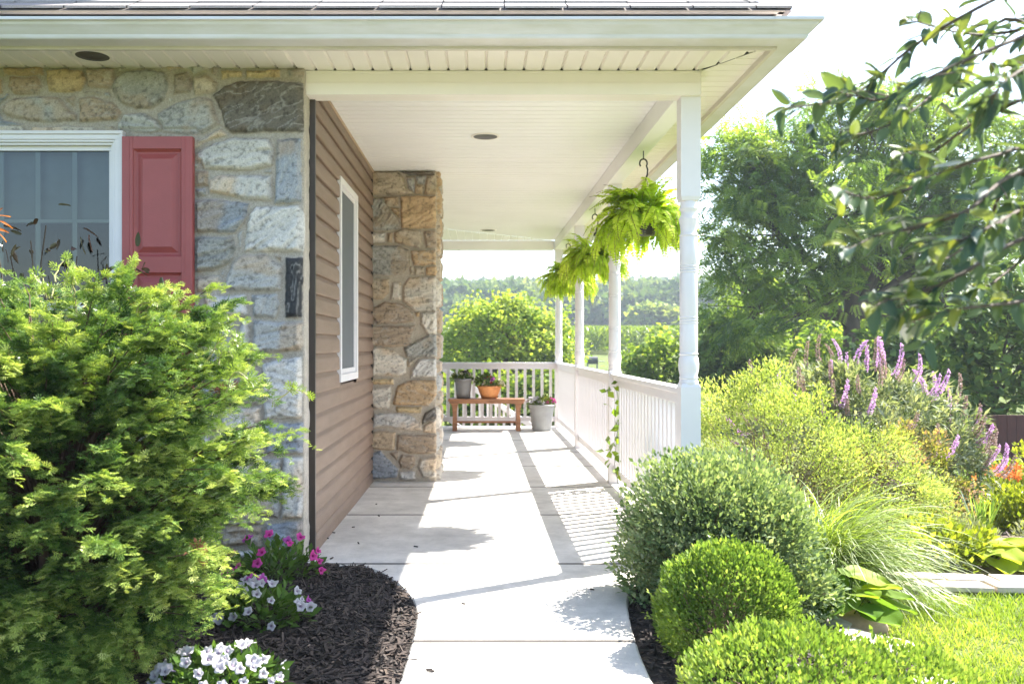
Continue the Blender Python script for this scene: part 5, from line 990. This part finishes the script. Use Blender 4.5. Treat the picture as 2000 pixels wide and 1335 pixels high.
# ================================================================== TREES, FIELD, HILL
def tree(name, label, base, lobes, nclump, per, ln, lm, seed, tmpl=None, trunk_r=.16, wood=None, csize=.6, droop=-.2, limbs=True, wild=.8, tint=.5, shell=.45, fork=.35, group=None, tvar=.14):
    """trunk, a limb to every lobe, a branch to every leaf clump; lobes are (centre, radii) relative to the base"""
    rng = np.random.default_rng(seed); t_ = thing(name, label, 'tree', base, group); g = Geo(); gw = Geo()
    c, od, u = in_ell(rng, nclump, lobes, shell, .6); k = outside(c, lobes, .55); c = c[k]; m_ = len(c)
    top = max(l[0][2] for l in lobes); fk = np.array([0, 0, top * fork]); tw = np.array([rng.normal(0, .1), rng.normal(0, .1), 0])
    gw.tube([(0, 0, -.3), tw * .5 + fk * .5, tw + fk, tw * 1.5 + fk * 1.5], [trunk_r * 1.2, trunk_r, trunk_r * .85, trunk_r * .45], 12); near = np.array([l[0] for l in lobes]); hubs = []
    for l in near:
        e_ = np.array(l) * np.array([.8, .8, 1]) + np.array([0, 0, .0]); s = np.linspace(0, 1, 7)[:, None]; b_ = tw + fk * rng.uniform(.75, 1.3); mid = (b_ + e_) / 2 + np.array([0, 0, -.12 * np.linalg.norm(e_ - b_)]) + rng.normal(0, .12, 3)
        pts = (1 - s) ** 2 * b_ + 2 * s * (1 - s) * mid + s ** 2 * e_; gw.tube(pts, np.linspace(trunk_r * .55, trunk_r * .14, 7), 7); hubs.append(pts)
    for i in range(m_):
        j = int(np.argmin(((near - c[i]) ** 2).sum(1))); st = hubs[j][rng.integers(3, 7)]; mid = (st + c[i]) / 2 + rng.normal(0, .15, 3) + [0, 0, .1]; s = np.linspace(0, 1, 5)[:, None]; pts = (1 - s) ** 2 * st + 2 * s * (1 - s) * mid + s ** 2 * c[i]; gw.tube(pts, np.linspace(trunk_r * .13, trunk_r * .03, 5), 4, cap=False)
    n = m_ * per; k = np.repeat(np.arange(m_), per); cs = csize * rng.uniform(.6, 1.35, m_); q = rdir(rng, n) * (rng.uniform(0, 1, n) ** .42)[:, None] * [1, 1, .72]; p = c[k] + q * cs[k][:, None]
    od2 = unit(q * .7 + od[k] * .5); d = unit(od2 + rdir(rng, n) * wild + [0, 0, droop]); nn = unit(rdir(rng, n) * .55 + np.array([0, 0, 1.]) + od2 * .35); ti = np.clip(tint + rng.normal(0, tvar, m_)[k] + rng.normal(0, .14, n), 0, 1)
    tv, tf = tmpl or fleaf_t(.3); g.inst(tv, tf, p, frames(d, nn), ln * rng.uniform(.65, 1.3, n), ti, 0, False); g.build('crown', lm).parent = t_; gw.build('trunk', wood or bark).parent = t_; return t_
def pinnate(n=6, droop=.35):
    V, F = [], []
    for i in range(n):
        y = .15 + .8 * i / n; z = -droop * y * y
        for sg in (-1, 1):
            k = len(V); dx, dy = sg * .30, .16; V += [(0, y, z), (sg * .13 + .0, y + .02, z + .02), (dx, y + dy, z - .07), (sg * .12, y + .13, z + .0)]; F.append((k, k + 1, k + 2, k + 3))
    k = len(V); V += [(0, .92, -droop * .85), (.05, 1.02, -droop), (0, 1.22, -droop * 1.35), (-.05, 1.02, -droop)]; F.append((k, k + 1, k + 2, k + 3)); return np.array(V), np.array(F)
wal = leafmat('walnut_leaf', [(.05, .105, .025), (.115, .20, .045), (.22, .32, .065), (.38, .46, .13)], .52, .06, .45)
def at(px, py, Y): return P(px, py, Y)
def lob(b, items, Y):
    out = []
    for px, py, rx, ry, dy in items:
        c = P(px, py, Y + dy) - np.array(b); s = (Y + dy) / FPX; out.append((c, np.array([rx * s, (rx + ry) * .5 * s, ry * s])))
    return out
b_ = np.array([10.2, 25, float(gz(10.2, 25))])
tree('walnut_tree', 'big spreading tree with feathery drooping leaves and forked dark trunk', b_, lob(b_, [(1545, 285, 110, 95, 0), (1700, 250, 120, 75, .5), (1850, 270, 130, 95, 1), (1435, 330, 75, 80, -.5), (1480, 460, 110, 100, 0), (1620, 420, 130, 110, -1), (1780, 420, 140, 110, 0), (1930, 420, 120, 130, 1), (1440, 590, 85, 70, .5), (1560, 590, 100, 75, -1.0), (1740, 560, 110, 85, 1.5), (1880, 580, 110, 90, 0), (2040, 350, 110, 130, 1)], 25), 370, 30, .44, wal, 201, pinnate(6, .2), .24, csize=.60, droop=-.15, wild=.75, tint=.5, shell=.45, fork=.40, tvar=.16)
dk = leafmat('dark_green_leaf', [(.035, .075, .03), (.08, .14, .045), (.15, .22, .06), (.26, .32, .10)], .35, .05)
yg = leafmat('yellow_green_tree_leaf', [(.075, .14, .025), (.15, .235, .04), (.26, .34, .065), (.38, .44, .12)], .5, .05)
mid_ = leafmat('mid_green_leaf', [(.05, .09, .018), (.10, .16, .028), (.19, .25, .045), (.32, .36, .09)], .4, .05)
b_ = np.array([.35, 36, float(gz(.35, 36))])
tree('maple_tree', 'round yellow-green tree seen beyond the porch end railing', b_, lob(b_, [(960, 655, 85, 75, 0), (1010, 640, 75, 66, -.6), (905, 690, 60, 60, .5), (1055, 680, 60, 70, .5), (1075, 640, 36, 48, .8), (985, 730, 110, 70, 0), (935, 640, 45, 45, .3), (1105, 700, 40, 55, 1)], 36), 330, 70, .17, yg, 202, fleaf_t(.42), .18, csize=.55, tint=.68, shell=.4, tvar=.17)
for i, (nm, lb, px, py, rx, ry, Y, m_, ln, tt) in enumerate([
    ('lawn_tree', 'pale green bushy tree behind the railing between two posts', 1300, 715, 95, 75, 30, yg, .20, .42),
    ('dark_tree', 'dark bluish-green tree hanging over the red fence at the right edge', 1960, 700, 130, 170, 17, dk, .17, .5),
    ('dark_tree', 'dark tree low behind the butterfly bush under the walnut', 1790, 715, 120, 100, 21, dk, .2, .55),
    ('dark_tree', 'dark dense tree just right of the nearest porch post', 1430, 690, 85, 90, 27, dk, .22, .55),
    ('field_tree', 'small grey-green rounded tree at the far edge of the corn', 1283, 628, 50, 30, 150, mid_, 1.3, .75),
    ('lawn_tree', 'loose bright green tree standing behind the walnut trunk', 1590, 720, 130, 90, 31, yg, .24, .35),
    ('lawn_tree', 'low green tree seen left of the maple beyond the chimney', 880, 720, 50, 40, 42, yg, .26, .55),
    ('lawn_tree', 'green understorey tree behind the far railing balusters', 1000, 800, 150, 90, 24, mid_, .2, .45)]):
    c = P(px, py, Y); b_ = np.array([c[0], Y, float(gz(c[0], Y))]); s = Y / FPX; rng = np.random.default_rng(300 + i)
    its = [(px, py, rx * .72, ry * .75, 0)] + [(px + rx * .62 * math.cos(a), py + ry * .55 * math.sin(a), rx * rng.uniform(.38, .52), ry * rng.uniform(.38, .55), rng.uniform(-.2, .2) * rx * s) for a in np.linspace(.3, 6.0, 6)]
    tree(nm, lb, b_, lob(b_, its, Y), 170, 30, ln, m_, 310 + i, fleaf_t(.40), max(.06, .05 * Y * rx / FPX), csize=.36 * rx * s, tint=tt, shell=.35, fork=.3)
# tall trees behind everything at the right, closing the view under the walnut crown
for i, (lb, px, Y, h_, w_) in enumerate([('tall dark background tree behind the walnut, left of its trunk', 1500, 44, 5.2, 4.4), ('tall dark background tree directly behind the walnut trunk', 1690, 46, 5.8, 4.6), ('tall dark background tree behind the walnut, right of its trunk', 1880, 43, 6.0, 4.6), ('tall dark background tree at the right picture edge', 2060, 42, 6.4, 4.6)]):
    x = (px - VPX) * Y / FPX; b_ = np.array([x, Y, float(gz(x, Y))]); rng = np.random.default_rng(330 + i)
    lobes = [((rng.uniform(-.3, .3) * w_, rng.uniform(-1, 1), h_ * f), (w_ * r, w_ * r, h_ * .24)) for f, r in ((.22, .48), (.45, .55), (.68, .45), (.84, .3))] + [((w_ * .35, 0, h_ * .4), (w_ * .35, w_ * .35, h_ * .25)), ((-w_ * .35, 0, h_ * .45), (w_ * .35, w_ * .35, h_ * .25))]
    tree('background_tree', lb, b_, lobes, 200, 30, .34, dk if i % 2 else mid_, 340 + i, fleaf_t(.42), .2, csize=.8, tint=.4, shell=.3, group='tall trees behind the walnut')

# dark red board fence behind the daylilies
red = plain('red_fence_stain', (.08, .022, .020), .75, .3, 6, .3, 60, stretch=(8, 8, 1))
fy = 14.0; fx0 = (1857 - VPX) * fy / FPX; t_ = thing('red_fence', 'dark red board fence behind the orange daylilies', 'fence', (fx0, fy, float(gz(fx0, fy)) - .05)); g = Geo()
for k in range(34): g.box((k * .145, -.012, 0), (k * .145 + .138, .012, .78))
g.build('board_panel', red, bevel=.002).parent = t_; g = Geo()
for zz in (.15, .6): g.box((0, .0125, zz), (4.9, .05, zz + .09))
g.build('rail', red).parent = t_
for k in range(3): 
    o = box_part('post', (-.05, .051, -.2), (.05, .15, .82), red, t_); o.location.x = .05 + k * 2.3

# kettle barbecue on the far lawn
gp = P(1157, 712, 46); t_ = thing('barbecue', 'small dark barbecue on the far lawn behind the railing', 'barbecue', (gp[0], 46, float(gz(gp[0], 46))))
g = Geo(); g.box((-.26, -.2, .62), (.26, .2, .80)); V = np.array([[(x, .2 * math.cos(a), .80 + .2 * math.sin(a)) for a in np.linspace(0, math.pi, 9)] for x in (-.26, .26)]); g.grid(V.reshape(-1, 3), 2, 9); g.add(V[0], np.arange(9)); g.add(V[1], np.arange(9)[::-1]); g.build('grill_body', plain('grill_iron', (.09, .085, .09), .4, .2)).parent = t_
steel = plain('grill_steel', (.35, .34, .34), .4, .1)
for sx in (-1, 1):
    for sy in (-1, 1):
        o = box_part('leg', (-.02, -.02, -.1), (.02, .02, .62), steel, t_); o.location = (sx * .24, sy * .17, 0)
box_part('side_shelf', (.27, -.2, .74), (.62, .2, .77), steel, t_); box_part('side_shelf', (-.62, -.2, .74), (-.27, .2, .77), steel, t_)

# cornfield on the rise, wooded hill beyond
corn = leafmat('corn_leaf', [(.08, .13, .02), (.14, .21, .035), (.24, .30, .06)], .4, .08)
rng = np.random.default_rng(401); n = 11000; y = 78 + 75 * rng.uniform(0, 1, n) ** 1.3; x = rng.uniform(-.15, .42, n) * y; x = np.round(x / .76) * .76; z = gz(x, y); g = Geo()
for k in range(7):
    a = rng.uniform(0, 6.28, n); hh = .25 + k * .28; d = unit(np.stack([np.cos(a) * .8, np.sin(a) * .8, 0 * a + .75], -1)); g.inst(*dia_t(.10, .05), np.stack([x, y, z + hh], -1), frames(d, rdir(rng, n) + [0, 0, 1.]), rng.uniform(.6, 1.0, n), rng.beta(2, 2, n))
tag(g.build('corn_plants', corn), 'green cornfield rising beyond the lawn', 'cornfield', kind='stuff')
hillm = leafmat('hill_leaf', [(.03, .06, .024), (.065, .11, .036), (.12, .17, .05), (.22, .26, .08)], .35, .03)
rng = np.random.default_rng(402); g = Geo(); tc_ = []
for row in range(26):
    Y = 172 + row * 7.5
    for k in range(int(44)):
        x = -.16 * Y + (k + rng.uniform(-.4, .4)) * (.56 * Y / 44) ; tc_.append((x, Y + rng.uniform(-3, 3), rng.uniform(3.0, 5.0), rng.uniform(7, 11)))
tc_ = np.array(tc_); zz = gz(tc_[:, 0], tc_[:, 1]); per = 190; n = len(tc_) * per; k = np.repeat(np.arange(len(tc_)), per); q = rdir(rng, n); q[:, 2] = np.abs(q[:, 2]) * 1.2 - .35; bump_ = 1 + .25 * np.sin(q[:, 0] * 5 + k) * np.cos(q[:, 1] * 5 + k * 2)
p = np.stack([tc_[k, 0], tc_[k, 1], zz[k] + tc_[k, 3] * .58], -1) + q * np.stack([tc_[k, 2], tc_[k, 2], tc_[k, 3] * .42], -1) * (bump_ * rng.uniform(.75, 1.08, n))[:, None]
ti = np.clip(rng.normal(.45, .22, len(tc_))[k] + rng.normal(0, .12, n), 0, 1); g.inst(*dia_t(.42, .1), p, frames(unit(q + rdir(rng, n)), unit(q + rdir(rng, n) * .5)), rng.uniform(.9, 1.9, n), ti)
tag(g.build('hill_woods', hillm), 'hazy wooded hillside closing the view beyond the cornfield', 'woods', kind='stuff')

# ---- tree whose leafy branches reach into the top right, close to the camera
nearl = leafmat('near_leaf', [(.05, .09, .09), (.075, .125, .105), (.10, .15, .075), (.21, .24, .07)], .42, .08, .4, tcol=(1.5, 1.4, .4))
def near_tree():
    rng = np.random.default_rng(501); B = np.array([2.75, 2.3, float(gz(2.75, 2.3))]); t_ = thing('overhanging_tree', 'tree branches with oval blue-green leaves reaching in at the top right corner', 'tree', B); g = Geo(); gl = Geo()
    g.tube([(0, 0, -.2), (.03, .02, .8), (-.02, 0, 1.7), (.02, .02, 2.7)], [.10, .085, .07, .05], 12)
    tw = [([(2060, -60), (1900, 20), (1780, 90), (1690, 175), (1620, 200), (1535, 212)], 1.75), ([(2080, 40), (1900, 110), (1800, 160), (1720, 200), (1640, 180)], 1.65), ([(2080, 90), (1960, 20), (1880, 130), (1830, 180), (1750, 240), (1680, 265)], 1.8), ([(2100, 250), (1960, 300), (1880, 320), (1790, 365), (1700, 392), (1645, 372)], 1.6),
          ([(2100, 300), (1960, 345), (1900, 410), (1800, 445), (1720, 455), (1660, 485)], 1.55), ([(2100, 430), (1960, 480), (1890, 530), (1820, 565), (1740, 580), (1705, 600)], 1.5), ([(2100, 540), (2000, 590), (1890, 600), (1810, 615), (1775, 632)], 1.5), ([(2100, 160), (1980, 200), (1900, 240), (1820, 300), (1760, 300)], 1.7), ([(2100, 340), (2000, 330), (1950, 380), (1930, 450), (1860, 500), (1810, 520)], 1.7),
          ([(2120, 380), (2010, 400), (1940, 440), (1880, 470), (1810, 480)], 1.45), ([(2100, 100), (2020, 120), (1960, 160), (1930, 200)], 1.5), ([(2100, 20), (1990, 60), (1920, 70), (1850, 60), (1780, 40)], 1.9), ([(2140, 480), (2040, 470), (1980, 520), (1930, 560), (1900, 560)], 1.9)]
    tv, tf = big_leaf(8, 6, .21, .12, False); LP, LD, LN, LS = [], [], [], []
    starts = np.array([P(pl[0][0], pl[0][1], Yd) - B for pl, Yd in tw]); order = np.argsort(starts[:, 2]); grp = np.zeros(len(tw), int); grp[order] = np.arange(len(tw)) * 4 // len(tw); nodes_ = []
    for q in range(4):
        nd = starts[grp == q].mean(0) + np.array([.38, rng.uniform(-.1, .15), -.05]); nodes_.append(nd); a0 = np.array([0, 0, .95 + .42 * q]); s2 = np.linspace(0, 1, 7)[:, None]; g.tube(a0 * (1 - s2) + nd * s2 + np.array([0, 0, .10]) * np.sin(s2 * math.pi) + np.array([0, .06, 0]) * np.sin(s2 * 5 + q), np.linspace(.028, .011, 7), 7)
    for ti_, (pl, Yd) in enumerate(tw):
        n = len(pl); pts = np.array([P(x, y, Yd + .10 * math.sin(i * 1.7 + Yd * 9) - .03 * i) - B for i, (x, y) in enumerate(pl)]); s = np.linspace(0, n - 1, 26); pts = np.stack([np.interp(s, np.arange(n), pts[:, j]) for j in range(3)], -1); k = np.array([.25, .5, .25])
        for _ in range(3): pts[1:-1] = .25 * pts[:-2] + .5 * pts[1:-1] + .25 * pts[2:]
        g.tube(pts, np.linspace(.0042, .0012, 26), 6); far = pts[0] + np.array([.25, .1, .1]); tk = nodes_[grp[ti_]]; s2 = np.linspace(0, 1, 6)[:, None]; cv = (1 - s2) * tk + s2 * pts[0]; cv[:, 2] += .04 * np.sin(s2[:, 0] * math.pi); g.tube(cv, np.linspace(.009, .0043, 6), 6)
        for _ in range(16): fq = rng.uniform(-.6, 1); cp = tk + (pts[0] - tk) * fq; LP.append(cp + rng.normal(0, .05, 3) * (1, 1, 1)); LD.append(unit(rng.normal(0, .5, 3) + [-.6, 0, -.2])); LN.append(unit(np.array([0, 0, 1.]) + rng.normal(0, .45, 3))); LS.append(rng.uniform(.036, .06))
        tg = unit(np.gradient(pts, axis=0))
        m_ = int(23 + 8 * rng.uniform()); ii = np.linspace(2, 25, m_).astype(int)
        for j, i in enumerate(ii):
            sg = 1 if j % 2 else -1; sd_ = unit(np.cross(tg[i], [0, -1, .25])); d = unit(tg[i] * rng.uniform(.8, 1.4) + sd_ * sg * rng.uniform(.2, .8) + rng.normal(0, .2, 3) + np.array([-.1, 0, -.03])); pp = pts[i]
            pt = pp + d * .012; g.tube([pp, pt], [.0012, .0009], 4, cap=False); LP.append(pt); LD.append(d); LN.append(unit(np.array([-.25, -.25, 1.]) + rng.normal(0, .45, 3))); LS.append(rng.uniform(.036, .060))
            if rng.uniform() < .16:
                d2 = unit(d + rng.normal(0, .4, 3)); q = pp + d2 * .07; g.tube([pp, q], [.0013, .0009], 4, cap=False)
                for _ in range(3): LP.append(q); LD.append(unit(d2 + rng.normal(0, .6, 3))); LN.append(unit(np.array([0, 0, 1.]) + rng.normal(0, .5, 3))); LS.append(rng.uniform(.03, .05))
        LP.append(pts[-1]); LD.append(tg[-1]); LN.append(np.array([0, -.2, 1.])); LS.append(.05)
    LP, LD, LN, LS = map(np.array, (LP, LD, LN, LS)); Rm = frames(LD, LN); ti = rng.beta(1.3, 1.5, len(LP)); sc = np.stack([LS * rng.uniform(.75, 1.1, len(LS)), LS, LS * rng.uniform(.3, 2.2, len(LS))], -1)
    gl.inst(tv, tf, LP, Rm, sc, ti, 0, True)
    # crown overhead and to the right, out of the frame
    n = 2600; q = rdir(rng, n) * (rng.uniform(0, 1, n) ** .4)[:, None] * [.75, .8, .7] + [.35, -.35, 2.6]; k = (q[:, 0] + B[0]) > (q[:, 1] + B[1]) * .66 + .15; q = q[k]; n = len(q)
    gl.inst(*fleaf_t(.29), q, frames(rdir(rng, n), unit(rdir(rng, n) + [0, 0, 1.])), rng.uniform(.04, .06, n), rng.beta(1.3, 1.5, n), 0, True)
    gl.build('crown', nearl).parent = t_; g.build('trunk', bark).parent = t_
near_tree()

# ---- summer haze
m, t, o = nodes('air'); v = N(t, 'ShaderNodeVolumePrincipled'); v.inputs['Color'].default_value = (.78, .89, 1.0, 1); v.inputs['Density'].default_value = .0008; v.inputs['Anisotropy'].default_value = .2; L(t, v.outputs[0], o.inputs['Volume'])
g = Geo(); g.box((-300, -60, -6), (430, 450, 75)); h_ = g.build('haze', m); tag(h_, 'thin summer haze over the valley and the wooded hill', 'haze', kind='stuff')
